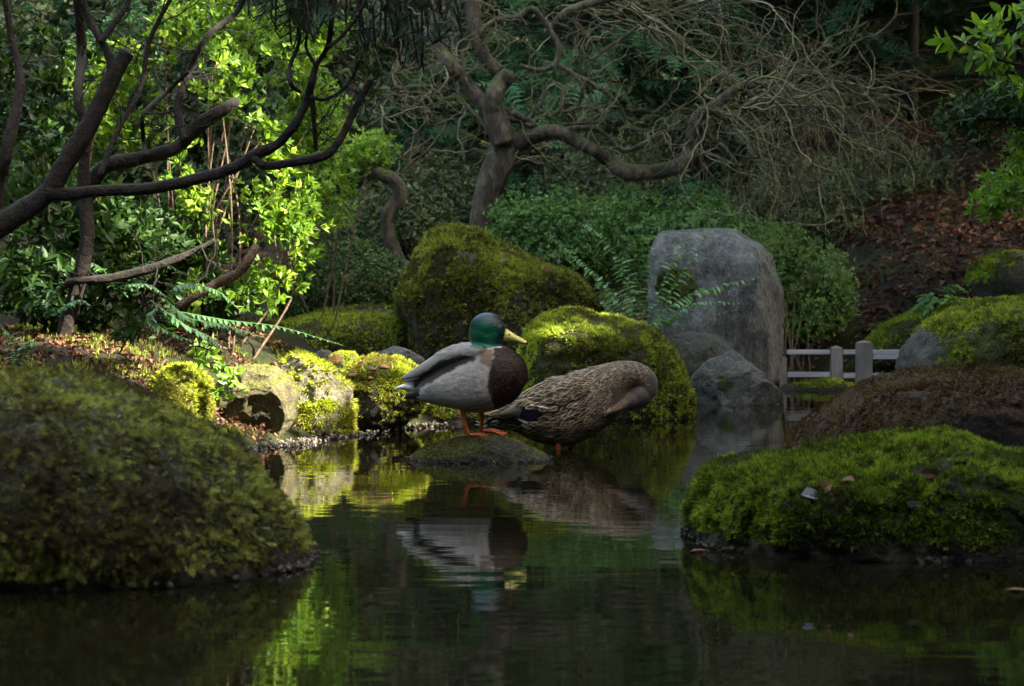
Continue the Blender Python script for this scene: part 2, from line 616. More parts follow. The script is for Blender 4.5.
def w_top(lo=-.1, hi=.4, ns=3.0, na=.7, seed=4, base=0.0):
    def f(V, N, q):
        return smooth((N[:, 2] - lo) / (hi - lo)) + base + na * fbm(q * ns, seed, 3)
    return f

RM = {
    'greyolive': rockmat('stone_olive_grey', (.03, .03, .022), (.065, .063, .048), (.11, .105, .08), (.03, .035, .01), (.06, .07, .015), 7),
    'grey':  rockmat('stone_grey', (.045, .045, .042), (.10, .10, .095), (.17, .17, .155), (.03, .035, .01), (.06, .07, .015), 7),
    'tall':  rockmat('stone_blue_grey', (.038, .039, .036), (.115, .115, .108), (.24, .24, .225), (.03, .035, .01), (.07, .08, .015), 6, .8, (1.6, 1, .38)),
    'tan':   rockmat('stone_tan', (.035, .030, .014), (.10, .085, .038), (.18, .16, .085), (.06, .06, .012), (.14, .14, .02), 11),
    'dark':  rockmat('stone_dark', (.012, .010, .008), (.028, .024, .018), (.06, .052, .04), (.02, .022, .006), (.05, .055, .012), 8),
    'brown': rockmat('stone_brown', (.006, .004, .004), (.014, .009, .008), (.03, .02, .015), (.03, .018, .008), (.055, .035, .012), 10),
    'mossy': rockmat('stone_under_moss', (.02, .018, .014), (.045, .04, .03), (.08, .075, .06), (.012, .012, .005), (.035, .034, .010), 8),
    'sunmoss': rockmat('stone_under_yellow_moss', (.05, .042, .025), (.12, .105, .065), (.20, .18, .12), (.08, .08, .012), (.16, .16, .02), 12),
}
# foreground
rock('left', 'mossy_boulder', 'huge rounded boulder under feathery olive moss in the left foreground water', 'boulder',
     [(-330, 470), (-260, 400), (-120, 380), (0, 374), (70, 379), (140, 401), (200, 432), (250, 470), (285, 515), (307, 555), (312, 590), (150, 660), (-100, 670), (-300, 620)],
     4.15, .48, RM['mossy'], dict(m='olive', n=50000, L=.021, ls=.05, la=.010, kind='sprig', w=lambda V, N, q: np.ones(len(V)), zmin=.028, pf=6, bare=2, dead=.6), 11, .03, 1.8, boxy=.95)
rock('right', 'mossy_boulder', 'low broad boulder in the right foreground under thick bright green cushion moss', 'boulder',
     [(697, 520), (702, 488), (720, 466), (765, 459), (800, 462), (850, 450), (900, 443), (950, 441), (990, 452), (1060, 465), (1140, 500), (1160, 560), (1050, 610), (850, 612), (740, 590), (700, 560)],
     4.55, .42, RM['mossy'], dict(m='green', n=30000, L=.0175, ls=.055, la=.024, w=lambda V, N, q: np.ones(len(V)), zmin=.04, pf=9, droop=0, bare=2, dead=.3), 12, .07, 3.4, boxy=.8)
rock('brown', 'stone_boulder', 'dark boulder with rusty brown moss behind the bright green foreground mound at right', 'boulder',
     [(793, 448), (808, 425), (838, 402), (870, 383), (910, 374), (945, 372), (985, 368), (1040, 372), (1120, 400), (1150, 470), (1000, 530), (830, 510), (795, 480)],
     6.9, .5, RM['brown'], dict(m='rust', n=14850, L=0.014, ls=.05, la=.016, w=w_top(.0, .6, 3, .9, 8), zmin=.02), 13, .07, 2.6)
rock('lime', 'mossy_boulder', 'rounded boulder with lime green moss at the right edge above the rusty brown boulder', 'boulder',
     [(902, 372), (908, 350), (925, 330), (950, 314), (980, 304), (1020, 300), (1080, 312), (1120, 350), (1110, 400), (1000, 420), (915, 400)],
     8.3, .5, RM['greyolive'], dict(m='lime', n=12150, L=0.023, ls=.06, la=.016, w=lambda V, N, q: smooth((q[:, 0] + .95) / .15) * (q[:, 2] > -.5), pf=6, bare=2), 14, .05, 2.2)
# middle
rock('perch', 'mossy_rock', 'small low mossy rock in the pond that the drake stands on', 'rock',
     [(411, 463), (416, 452), (436, 444), (456, 440), (476, 437), (500, 436), (520, 444), (538, 452), (552, 462), (545, 480), (480, 490), (425, 482)],
     6.78, .17, RM['dark'], dict(m='dark', n=4860, L=0.009, ls=.03, la=.006, w=w_top(-.05, .5, 4, .5, 9), zmin=.016), 15, .05, 3, boxy=.8)
rock('roundmoss', 'mossy_boulder', 'rounded boulder with sunlit yellow green moss behind the preening hen duck', 'boulder',
     [(519, 360), (528, 330), (545, 317), (570, 312), (600, 319), (640, 326), (660, 340), (676, 360), (686, 385), (690, 412), (680, 450), (600, 462), (530, 450), (514, 410)],
     9.3, .45, RM['mossy'], dict(m='lime', n=14850, L=0.026, ls=.07, la=.018, w=w_top(-.75, .0, 2.6, .6, 12), pf=6, bare=.6), 16, .05, 2.4)
rock('central', 'mossy_boulder', 'large peaked boulder with dark green moss behind the drake', 'boulder',
     [(394, 345), (396, 315), (404, 290), (415, 262), (430, 235), (445, 228), (478, 233), (500, 248), (535, 262), (572, 275), (592, 296), (606, 322), (612, 360), (600, 400), (500, 410), (410, 395)],
     11.0, .55, RM['mossy'], dict(m='dark', n=20250, L=0.030, ls=.08, la=.020, w=w_top(-.15, .35, 2.4, .8, 7, .15), pf=4, bare=.55), 17, .05, 2.0, facets=3)
rock('tall', 'standing_stone', 'tall upright grey stone with a flat broken top at the pond edge', 'standing stone',
     [(648, 300), (648, 258), (655, 236), (672, 216), (700, 214), (735, 219), (768, 228), (784, 242), (789, 270), (786, 330), (782, 400), (770, 420), (690, 420), (655, 400)],
     11.6, .32, RM['tall'], dict(m='green', n=500, L=.02, w=lambda V, N, q: 1.0 * (np.hypot(q[:, 0] + .52, q[:, 2] - .1) < .22) ), 18, .05, 2.6, facets=12, boxy=.62)
rock('greyround', 'stone_boulder', 'smooth rounded grey boulder at the foot of the tall standing stone', 'boulder',
     [(655, 375), (660, 350), (672, 335), (692, 331), (715, 334), (732, 346), (738, 365), (740, 400), (700, 415), (660, 405)],
     10.9, .24, RM['greyolive'], None, 19, .03, 1.6)
rock('triangle', 'stone_boulder', 'pointed wedge shaped grey rock standing in the water below the tall stone', 'rock',
     [(680, 400), (692, 376), (705, 362), (733, 350), (750, 362), (768, 379), (787, 395), (790, 410), (770, 425), (700, 425), (680, 415)],
     10.4, .2, RM['grey'], dict(m='dark', n=260, L=.012, w=lambda V, N, q: 1.0 * (np.hypot(q[:, 0] + .25, q[:, 2] - .2) < .16)), 20, .05, 2.8, facets=8, boxy=.75)
# left bank
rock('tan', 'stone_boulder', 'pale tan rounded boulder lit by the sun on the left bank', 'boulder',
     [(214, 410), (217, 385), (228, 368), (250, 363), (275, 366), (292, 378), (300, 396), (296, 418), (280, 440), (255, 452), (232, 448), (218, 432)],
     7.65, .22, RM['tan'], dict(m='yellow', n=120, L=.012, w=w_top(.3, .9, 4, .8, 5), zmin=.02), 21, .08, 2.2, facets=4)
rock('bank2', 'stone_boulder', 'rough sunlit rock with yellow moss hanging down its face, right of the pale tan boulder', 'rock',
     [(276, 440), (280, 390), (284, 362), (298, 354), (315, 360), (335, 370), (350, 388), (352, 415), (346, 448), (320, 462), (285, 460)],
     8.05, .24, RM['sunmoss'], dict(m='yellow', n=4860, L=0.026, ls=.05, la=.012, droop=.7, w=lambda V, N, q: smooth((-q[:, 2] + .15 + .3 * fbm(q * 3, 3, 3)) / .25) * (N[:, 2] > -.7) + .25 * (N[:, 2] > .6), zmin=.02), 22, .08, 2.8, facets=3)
rock('bank3', 'mossy_rock', 'rounded dark rock with a cap of golden moss overhanging the water beside the drake tail', 'rock',
     [(338, 415), (342, 385), (352, 366), (375, 358), (400, 362), (422, 372), (430, 392), (418, 410), (402, 424), (385, 436), (358, 436), (344, 430)],
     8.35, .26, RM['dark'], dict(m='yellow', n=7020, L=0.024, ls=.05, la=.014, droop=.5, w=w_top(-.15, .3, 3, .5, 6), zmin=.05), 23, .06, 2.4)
rock('bank4', 'mossy_rock', 'low yellow mossy rock half hidden behind the drake', 'rock',
     [(395, 420), (400, 388), (420, 374), (450, 370), (490, 380), (520, 400), (530, 440), (450, 446), (400, 440)],
     8.95, .25, RM['dark'], dict(m='yellow', n=4860, L=0.024, ls=.05, la=.014, droop=.4, w=w_top(-.5, .0, 3, .5, 16), zmin=.03), 24, .06, 2.4)
rock('bank0', 'mossy_rock', 'small yellow mossy rock between the feathery foreground boulder and the pale tan boulder', 'rock',
     [(150, 400), (158, 378), (175, 368), (196, 372), (208, 388), (212, 415), (205, 445), (170, 450), (150, 430)],
     7.5, .2, RM['sunmoss'], dict(m='yellow', n=4320, L=0.022, ls=.05, la=.012, droop=.5, w=w_top(-.7, -.1, 3, .5, 26), zmin=.03), 25, .06, 2.4)
rock('lowmound', 'mossy_boulder', 'low flat mound of pale green moss in front of the clipped shrub', 'boulder',
     [(255, 350), (268, 334), (290, 323), (330, 313), (370, 308), (400, 310), (430, 325), (440, 360), (400, 385), (300, 385), (260, 372)],
     11.4, .6, RM['mossy'], dict(m='lime', n=9450, L=0.027, ls=.08, la=.016, w=w_top(-.5, .1, 2.5, .5, 36), pf=3), 26, .05, 2.2)
rock('slate', 'stone_boulder', 'small pale grey slab behind the drake tail at the foot of the large peaked boulder', 'rock',
     [(372, 362), (378, 352), (395, 345), (410, 350), (424, 358), (430, 372), (400, 380), (375, 376)],
     9.7, .12, RM['grey'], None, 27, .05, 3, facets=4, sub=5)
rock('knob', 'stone_boulder', 'small dark round stone on the left bank above the golden moss', 'rock',
     [(312, 366), (314, 354), (322, 349), (332, 352), (336, 362), (334, 374), (316, 376)],
     9.3, .06, RM['grey'], None, 28, .05, 3, sub=4)
rock('knob2', 'mossy_rock', 'little moss topped knob beside the small dark stone on the left bank', 'rock',
     [(328, 372), (330, 356), (342, 350), (356, 352), (364, 364), (364, 382), (330, 382)],
     8.9, .08, RM['dark'], dict(m='yellow', n=900, L=.012, w=w_top(-.3, .3, 3, .4, 3)), 29, .05, 3, sub=5)
# the shaded slope at right
slope = [('long moss covered ledge low on the right hand slope', [(860, 352), (880, 330), (930, 306), (960, 300), (985, 310), (985, 345), (930, 370), (870, 372)], 13.4, .35),
         ('moss covered boulder high on the right hand slope under the dead leaves', [(968, 282), (980, 262), (1010, 254), (1050, 258), (1080, 290), (1060, 330), (985, 326)], 14.2, .4),
         ('dark mossy ledge on the slope above the fence', [(805, 310), (825, 292), (870, 280), (905, 286), (912, 320), (870, 345), (815, 340)], 15.0, .4),
         ('mossy outcrop in the dead leaves at the top of the right hand slope', [(900, 262), (920, 244), (965, 236), (995, 246), (985, 275), (920, 285)], 16.0, .4)]
for i, (lb, ol, D, T) in enumerate(slope):
    rock('slope%d' % i, 'mossy_boulder', lb, 'boulder', ol, D, T, RM['dark'], dict(m='green', n=3500, L=.035, w=w_top(-.2, .4, 2, .5, 40 + i), pf=3), 60 + i, .09, 2.2, sub=5)
rock('bankmoss', 'mossy_rock', 'low moss covered rock at the waterline under the wooden railing', 'rock',
     [(770, 396), (784, 386), (800, 384), (830, 380), (855, 384), (872, 392), (868, 402), (820, 406), (786, 402)],
     12.1, .2, RM['dark'], dict(m='lime', n=2500, L=.02, w=w_top(-.5, .2, 3, .4, 3), pf=5), 71, .06, 3, sub=5)

# ------------------------------------------------------------------ wood
def twigmat():
    m, n, out = newmat('maple_twig_bark')
    c = ramp(n, [(0, (.03, .02, .013)), (.4, (.055, .046, .022)), (.75, (.10, .10, .04)), (1, (.24, .22, .16))], attr(n, 'tint'))
    c = mixc(n, .6, c, ramp(n, [(.35, (.45, .4, .35)), (.65, (1.4, 1.4, 1.3))], noise(n, 9, 4, .7)), 'MULTIPLY')
    principled(n, out, c, .8, None, .3)
    return m
BARK = {
    'maple': barkmat('maple_bark', (.014, .011, .007), (.050, .040, .027), (.15, .13, .09), 20, (1, 1, .4), (.06, .065, .015)),
    'twig':  twigmat(),
    'near':  barkmat('dark_bark', (.003, .002, .002), (.010, .006, .004), (.038, .022, .015), 30, (1, 1, 1), (.02, .02, .008)),
    'stem':  barkmat('shrub_stem_bark', (.05, .03, .018), (.11, .07, .04), (.17, .12, .07), 25, (1, 1, 1)),
    'conifer': barkmat('conifer_bark', (.005, .005, .004), (.012, .010, .008), (.022, .019, .014), 6, (1, 1, .3)),
}
def pxpath(g, pts, D, seed, wig=.03, sides=10, n=None, lump=.18, dep=None):
    """limb through (px, py, width px) seen at distance D"""
    r = rng(seed)
    W = []
    for k, p in enumerate(pts):
        dd = D + (p[3] if len(p) > 3 else 0) + r.normal(0, wig)
        q = P(p[0], p[1], dd)
        W.append([*q, p[2] / FPX * dd / 2])
    n = n or max(6, len(pts) * 6)
    c = catmull(np.array(W), n)
    c[:, 3] = np.maximum(c[:, 3], .0012)
    tube(g, c[:, :3], c[:, 3], sides, lump=lump, seed=seed)
    return c

def walk(r, p0, d0, L, step, wander, grav, r0, r1, flat=.5):
    """a wandering twig"""
    n = max(4, int(L / step))
    p = np.array(p0, float); d = nrm(np.array(d0, float))
    out = [p.copy()]
    for k in range(n):
        w = r.normal(0, wander, 3); w[1] *= flat
        d = nrm(d + w + np.array([0, 0, -grav]))
        p = p + d * step
        out.append(p.copy())
    return np.array(out), np.linspace(r0, r1, n + 1)

# bare maple over the pond
MD = 13.6
root = empty('maple_tree', P(483, 330, MD), 'bare gnarled maple with a contorted trunk and long drooping limb over the far bank', 'tree')
g = Geo()
pxpath(g, [(484, 345, 36), (482, 290, 30), (481, 240, 25), (482, 215, 24), (486, 195, 25), (493, 175, 29), (501, 157, 31), (503, 140, 27), (499, 124, 24), (493, 110, 20)], MD, 1, .0, 14, 60, .14)
pxpath(g, [(504, 142, 22), (499, 128, 21), (492, 113, 20), (493, 96, 19), (500, 84, 19), (510, 74, 17)], MD - .1, 2, .02, 12, 36, .2)
trunk = g.build('trunk', BARK['maple'], root)
limbs = [
    [(510, 146, 24), (528, 137, 18), (555, 132, 15), (575, 140, 15), (595, 151, 14), (612, 163, 15), (628, 172, 18), (655, 172, 16), (680, 165, 15), (692, 150, 14), (692, 132, 12), (698, 116, 12), (714, 107, 12), (728, 95, 10), (742, 86, 9), (767, 84, 7), (790, 76, 5)],
    [(494, 112, 18), (480, 100, 16), (466, 84, 16), (452, 66, 15), (440, 48, 14), (436, 20, 12), (450, -20, 10)],
    [(498, 72, 15), (484, 56, 14), (475, 30, 15), (473, 0, 17), (470, -40, 14)],
    [(714, 109, 10), (726, 117, 9), (740, 119, 9), (744, 108, 8), (755, 102, 6), (775, 99, 5), (800, 108, 4)],
    [(740, 118, 6), (750, 132, 5), (755, 150, 4), (775, 158, 4), (792, 168, 4), (800, 185, 3), (808, 205, 2)],
    [(697, 122, 7), (706, 134, 6), (722, 147, 5), (737, 165, 5), (741, 185, 4), (745, 206, 3)],
    [(520, 66, 4), (541, 70, 5), (555, 64, 6), (559, 47, 6), (548, 27, 6), (532, 9, 6), (518, 17, 6), (498, 20, 6), (482, 30, 5), (481, 45, 5), (466, 50, 5), (462, 62, 5), (465, 76, 4), (472, 92, 3)],
    [(555, 64, 5), (572, 73, 5), (582, 87, 4), (580, 102, 4), (572, 117, 3), (568, 128, 2)],
    [(572, 73, 4), (598, 87, 5), (618, 104, 4), (630, 126, 4), (655, 131, 3), (668, 120, 2)],
    [(541, 108, 4), (545, 92, 4), (556, 84, 5), (564, 92, 5), (561, 110, 5), (575, 110, 4), (590, 107, 4), (602, 114, 4), (596, 122, 3), (570, 124, 3), (545, 128, 4), (530, 122, 6), (512, 112, 7)],
    [(497, 145, 6), (484, 125, 5), (470, 110, 4), (454, 91, 4), (424, 86, 4), (402, 88, 3), (397, 90, 3), (390, 111, 3), (367, 127, 2)],
    [(447, 108, 3), (447, 124, 3), (427, 151, 3), (415, 160, 3), (400, 174, 2), (380, 195, 2)],
    [(560, 132, 6), (575, 128, 5), (600, 131, 5), (622, 150, 5), (640, 145, 4), (660, 133, 4), (685, 128, 2)],
    [(590, 60, 4), (620, 40, 4), (650, 20, 4), (690, 5, 4), (740, -10, 4)],
    [(555, 28, 9), (563, 15, 9), (590, 3, 8), (640, -8, 8), (560, 30, 7)][:4],
    [(461, 30, 5), (447, 14, 4), (430, -6, 4)],
    [(498, 120, 8), (515, 120, 7), (528, 124, 7), (540, 131, 5)],
]
LP = []
for i, L in enumerate(limbs):
    g = Geo()
    c = pxpath(g, L, MD - .05, 30 + i, .05, 10 if L[0][2] > 8 else 7, len(L) * 7, .12)
    g.build('limb', BARK['maple'], root)
    LP.append(c)
r = rng(77)
g = Geo()
def twigs_from(g, r, p0, d0, L, r0, depth, wander, grav, step=.045, lo=0.0):
    pts, rad = walk(r, p0, d0, L, step, wander, grav, r0, max(.0009, r0 * .22))
    c = catmull(pts, len(pts) * 2)
    tube(g, c, np.interp(np.linspace(0, 1, len(c)), np.linspace(0, 1, len(rad)), rad), 4, cap=False, tint=lo + (1 - lo) * r.random())
    if depth > 0:
        for k in range(r.integers(2, 6)):
            i = r.integers(len(pts) // 5, len(pts) - 1)
            d = nrm(pts[i] - pts[i - 1]) + r.normal(0, .6, 3) * [1, .6, 1]
            twigs_from(g, r, pts[i], d, L * r.uniform(.25, .5), rad[i] * .7, depth - 1, wander * 1.1, grav, step, lo)
# weeping fan to the right
for k in range(62):
    a = r.uniform(-.75, 1.25)
    s = P(r.uniform(690, 800), r.uniform(72, 112), MD + r.normal(0, .5))
    twigs_from(g, r, s, (math.cos(a), r.normal(0, .35), math.sin(a)), r.uniform(.6, 1.6), r.uniform(.003, .009), 2 if k % 3 == 0 else 1, .27, .075 if a > 0 else .02)
for k in range(36):        # long fan entering from the top
    a = r.uniform(-.35, .35)
    s = P(r.uniform(560, 700), r.uniform(-20, 20), MD + r.normal(0, .3))
    twigs_from(g, r, s, (math.cos(a), r.normal(0, .2), math.sin(a)), r.uniform(.9, 1.7), r.uniform(.004, .007), 1, .22, .035)
for k in range(34):        # low sweep to the right
    a = r.uniform(-.7, .2)
    s = P(r.uniform(770, 880), r.uniform(60, 130), MD + r.normal(0, .4))
    twigs_from(g, r, s, (math.cos(a), r.normal(0, .3), math.sin(a)), r.uniform(.5, 1.1), r.uniform(.003, .006), 1, .2, .05)
for k in range(34):        # hanging below the long limb and the elbow
    s = P(r.uniform(690, 780), r.uniform(110, 160), MD + r.normal(0, .3))
    twigs_from(g, r, s, (r.uniform(.2, 1), r.normal(0, .4), r.uniform(-1, 0)), r.uniform(.4, .9), .0042, 1, .22, .05)
for c in LP:
    nn = int(5 + len(c) / 8)
    for k in range(nn):
        i = r.integers(len(c) // 4, len(c))
        twigs_from(g, r, c[i, :3], r.normal(0, 1, 3) * [1, .6, 1], r.uniform(.2, .65), r.uniform(.003, .0055), 1, .40, .02, .035, .45)
for k in range(75):
    s = P(r.uniform(385, 640), r.uniform(20, 170), MD + r.normal(0, .3))
    twigs_from(g, r, s, (r.normal(-.3, .8), r.normal(0, .4), r.normal(-.2, .8)), r.uniform(.2, .6), .0040, 1, .40, .02, .035, .5)
tw = g.build('twigs', BARK['twig'], root)
tw['kind'] = 'stuff'

root = empty('maple_tree', P(405, 300, 13.0), 'slender leaning maple trunk behind the clipped shrub, left of the gnarled maple', 'tree')
g = Geo()
pxpath(g, [(425, 330, 16), (412, 276, 15), (400, 262, 14), (388, 232, 13), (388, 214, 14), (400, 196, 14), (394, 180, 14), (374, 171, 13), (360, 150, 11), (345, 125, 8), (352, 90, 6), (340, 40, 5), (350, -20, 4)], 13.0, 5, .0, 10, 80, .15)
g.build('trunk', BARK['maple'], root)
g = Geo()
r = rng(78)
for k in range(26):
    s = P(r.uniform(345, 400), r.uniform(60, 200), 13 + r.normal(0, .2))
    twigs_from(g, r, s, (r.normal(0, .8), r.normal(0, .4), r.normal(0, .8)), r.uniform(.2, .7), .0034, 1, .32, .03, .04)
g.build('twigs', BARK['twig'], root)['kind'] = 'stuff'

# ------------------------------------------------------------------ foliage generators
LM = {
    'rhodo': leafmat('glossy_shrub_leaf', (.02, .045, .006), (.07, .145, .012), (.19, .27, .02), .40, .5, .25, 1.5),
    'shade': leafmat('shaded_shrub_leaf', (.007, .020, .004), (.018, .044, .008), (.045, .085, .012), .3, .5, .2, 1.5),  # darker shrub leaf with the shade put into its colour
    'blue':  leafmat('azalea_leaf', (.022, .055, .014), (.065, .14, .030), (.15, .27, .065), .3, .5, .4),
    'box':   leafmat('clipped_shrub_leaf', (.014, .034, .008), (.032, .070, .015), (.07, .13, .03), .25, .5, .4),
    'conif': leafmat('conifer_needles', (.008, .030, .013), (.022, .070, .029), (.055, .14, .058), .2, .6, .3),
    'dull':  leafmat('woodland_leaf', (.012, .020, .008), (.026, .044, .015), (.06, .085, .026), .2, .6, .3),
    'fern':  leafmat('fern_leaf', (.04, .10, .03), (.09, .19, .06), (.18, .31, .11), .35, .4, .5),
    'pine':  leafmat('pine_needle', (.010, .030, .014), (.024, .06, .028), (.06, .12, .05), .15, .5, .4),
    'fresh': leafmat('fresh_leaf', (.04, .09, .010), (.10, .19, .018), (.20, .32, .03), .45, .4, .4, 1.8),
    'rustleaf': leafmat('shaded_dead_leaf', (.016, .008, .005), (.05, .020, .010), (.13, .065, .035), .1, .7, .2),  # dimmer copy of the dead leaf, the slope's shade is in its colour
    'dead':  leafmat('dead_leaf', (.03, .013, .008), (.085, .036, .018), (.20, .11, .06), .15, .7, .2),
}
def whorls(g, r, C, D, size, nper, tpl, spread=.55, tmean=None, tvar=.2, seed=0):
    """rosettes of leaves at points C growing along D"""
    n = len(C)
    tmean = .5 if tmean is None else tmean
    D = nrm(D)
    A = frames(D, r.normal(0, 1, (n, 3)))
    for k in range(nper):
        a = k * 2.4 + r.uniform(0, .8, n)
        sp = spread + r.normal(0, .22, n)
        d = A[:, 0] * np.cos(sp * 1.57)[:, None] + (A[:, 1] * np.cos(a)[:, None] + A[:, 2] * np.sin(a)[:, None]) * np.sin(sp * 1.57)[:, None]
        keep = r.random(n) < .9
        M = frames(d, A[:, 0], r, .35)
        L = size * r.uniform(.65, 1.2, n)
        O = C - D * (L * .12 * (k / nper))[:, None]
        t = np.clip(tmean + r.normal(0, tvar, n), 0, 1)
        scatter(g, tpl[0], tpl[1], O[keep], M[keep], L[keep], t[keep])

def blob_points(r, n, blobs, shell=.45, seed=0, nz=.25):
    """points in the outer shell of lumpy ellipsoids (cx,cy,cz,rx,ry,rz)"""
    B = np.array(blobs, float)
    vol = (B[:, 3] * B[:, 5] + B[:, 3] * B[:, 4])
    i = r.choice(len(B), n, p=vol / vol.sum())
    d = nrm(r.normal(0, 1, (n, 3)))
    rad = 1 - shell * r.random(n) ** 1.3
    rad = rad * (1 + nz * fbm(d * 2.2 + B[i, :3] * 3, seed, 3))
    Pp = B[i, :3] + d * rad[:, None] * B[i, 3:6]
    return Pp, nrm(d / B[i, 3:6])

def px_blob(px, py, D, rpx, rpy, dep):
    p = P(px, py, D)
    return (*p, rpx / FPX * D, dep, rpy / FPX * D)

def shrub(name, label, cat, blobs, n, size, nper, tpl, mat, base, seed, stems=8, group=None, upb=.5, shell=.45, nz=.25, tvar=.18, front=True, gap=None, stem_r=.006, clump=.3, spread=.55):
    r = rng(seed)
    root = empty(name, base, label, cat, group)
    C, N = blob_points(r, n, blobs, shell, seed, nz)
    keep = np.ones(len(C), bool)
    if front: keep &= (N[:, 1] < .5) | (r.random(len(C)) < .35)
    if gap is not None: keep &= fbm(C * gap, seed + 5, 3) > -.03
    keep &= C[:, 2] > terrain(C[:, 0], C[:, 1]) + .02
    C, N = C[keep], N[keep]
    tm = np.clip(.5 + clump * 1.6 * fbm(C * 5, seed + 7, 3), 0, 1)
    g = Geo()
    whorls(g, r, C, N + np.array([0, 0, upb]) + r.normal(0, .3, C.shape), size, nper, tpl, tmean=tm, tvar=tvar, seed=seed, spread=spread)
    g.build('foliage', mat, root, smooth_=False)
    g = Geo()
    for k in range(stems):
        j = r.integers(0, len(C))
        e = C[j]
        b = np.array(base) + r.normal(0, .08, 3) * [1, 1, 0]
        b[2] = terrain([b[0]], [b[1]])[0] - .02
        mid = (b + e) / 2 + r.normal(0, .05, 3) + [0, 0, .05]
        q = catmull([b, mid, e], 14)
        tube(g, q, np.linspace(stem_r, stem_r * .35, 14), 5)
    g.build('stem', BARK['stem'], root)
    return root

# azaleas behind the boulders
azl = [('bluish green azalea behind the large peaked boulder, nearest the gnarled maple trunk', [(548, 262, 13.2, 58, 58, .5), (520, 235, 13.3, 35, 40, .4), (575, 240, 13.2, 40, 48, .4)], (548, 330)),
       ('wide bushy green azalea behind and above the tall standing stone', [(640, 250, 13.5, 70, 60, .6), (700, 235, 13.5, 50, 45, .5), (610, 225, 13.6, 35, 36, .4), (735, 262, 13.3, 45, 45, .4)], (660, 330)),
       ('green azalea growing right of the tall standing stone above the wooden railing', [(805, 285, 13.8, 46, 48, .35), (828, 305, 13.8, 28, 28, .25), (800, 325, 13.7, 30, 22, .25), (775, 255, 13.8, 35, 35, .3), (805, 345, 13.9, 36, 24, .2)], (800, 345))]
for i, (lb, bl, bs) in enumerate(azl):
    shrub('azalea_shrub', lb, 'shrub', [px_blob(*b) for b in bl], 5200, .030, 6, SMALL, LM['blue'], P(bs[0], bs[1], 13.2), 200 + i, 10, 'azaleas on the far bank', .9, .55, .5)
shrub('clipped_shrub', 'dark rounded clipped shrub behind the low moss mound at left', 'shrub', [px_blob(345, 285, 12.6, 60, 46, .5), px_blob(305, 295, 12.5, 34, 35, .4), px_blob(382, 290, 12.7, 28, 40, .4)], 6500, .028, 5, SMALL, LM['box'], P(345, 330, 12.6), 220, 8, None, .6, .2, .15)

# woodland: conifers at the back
def conifer(label, x, y, hgt, rad, seed, mat, n=26, tint=.5, fall=.35):
    r = rng(seed)
    z0 = terrain([x], [y])[0]
    root = empty('conifer_tree', (x, y, z0), label, 'tree', 'dark conifers closing the background')
    g = Geo()
    pts = np.array([(x, y, z0 - .2), (x + .05, y, z0 + hgt * .5), (x, y, z0 + hgt)])
    tube(g, catmull(pts, 16), np.linspace(.06, .02, 16), 9, lump=.1, seed=seed)
    g.build('trunk', BARK['conifer'], root)
    g = Geo(); gb = Geo()
    Cs, Ds, Ts = [], [], []
    for k in range(n):
        zf = (k + r.random()) / n
        z = z0 + .3 + zf * hgt * .95
        L0 = rad * (1 - zf) ** .6 * r.uniform(.75, 1.1) + .25
        for q in range(5):
            a = r.uniform(0, 6.283)
            if math.sin(a) > .55: continue
            t = np.linspace(0, 1, 12)
            br = np.stack([x + np.cos(a) * L0 * t, y + np.sin(a) * L0 * t, z + .12 * t - fall * L0 * t ** 2], -1)
            br += np.stack([0 * t, 0 * t, .05 * np.sin(6 * t + k)], -1)
            tube(gb, br, np.linspace(.018, .004, 12), 4, cap=False)
            m_ = 80
            u = r.uniform(.12, 1, m_)
            c = np.stack([np.interp(u, t, br[:, j]) for j in range(3)], -1)
            side = np.array([-math.sin(a), math.cos(a), 0]) * r.choice([-1, 1], m_)[:, None]
            d = side * .8 + np.array([math.cos(a), math.sin(a), 0]) * .7 + np.array([0, 0, -.35]) + r.normal(0, .2, (m_, 3))
            w = r.uniform(0, .5, m_)[:, None] * (1.1 - u)[:, None] * L0 * .45
            c = c + nrm(d) * w
            Cs.append(c); Ds.append(d); Ts.append(np.full(m_, tint + r.normal(0, .15)))
    C = np.concatenate(Cs); Dd = np.concatenate(Ds); Tt = np.concatenate(Ts)
    M = frames(Dd, None, r, .4)
    L = r.uniform(.16, .36, len(C))
    scatter(g, SPRIGS[0][0] * [1, .8, 1], SPRIGS[0][1], C, M, L, np.clip(Tt + r.normal(0, .15, len(C)), 0, 1))
    g.build('crown', mat, root, smooth_=False)
    gb.build('branch', BARK['conifer'], root)

con = [(-3.0, 19.5, 7, 2.2), (-1.2, 21.0, 8, 2.4), (.6, 19.0, 7.5, 2.3), (2.2, 21.5, 8, 2.5), (4.1, 20.5, 8, 2.5), (5.6, 22.0, 8, 2.6),
       (-4.6, 22.5, 8, 2.6), (-.2, 24.5, 9, 2.8), (3.0, 25.0, 9, 2.8), (6.6, 18.0, 7, 2.3)]
cl = ['dark conifer behind the slender leaning maple trunk', 'dark conifer behind the gnarled maple, left of its trunk', 'feathery dark conifer above the azaleas right of the gnarled maple trunk', 'dark conifer behind the drooping maple twigs', 'dark conifer in the deep shade above the right hand slope',
      'dark conifer at the top right behind the broad leaves', 'dark conifer behind the leafy thicket at far left', 'tall conifer farthest back behind the gnarled maple', 'tall conifer farthest back behind the drooping twigs', 'dark conifer at the right edge of the slope']
for i, ((x, y, h_, rd), lb) in enumerate(zip(con, cl)):
    conifer(lb, x, y, h_, rd, 300 + i, LM['conif'], 26, .62 if i == 2 else .45)

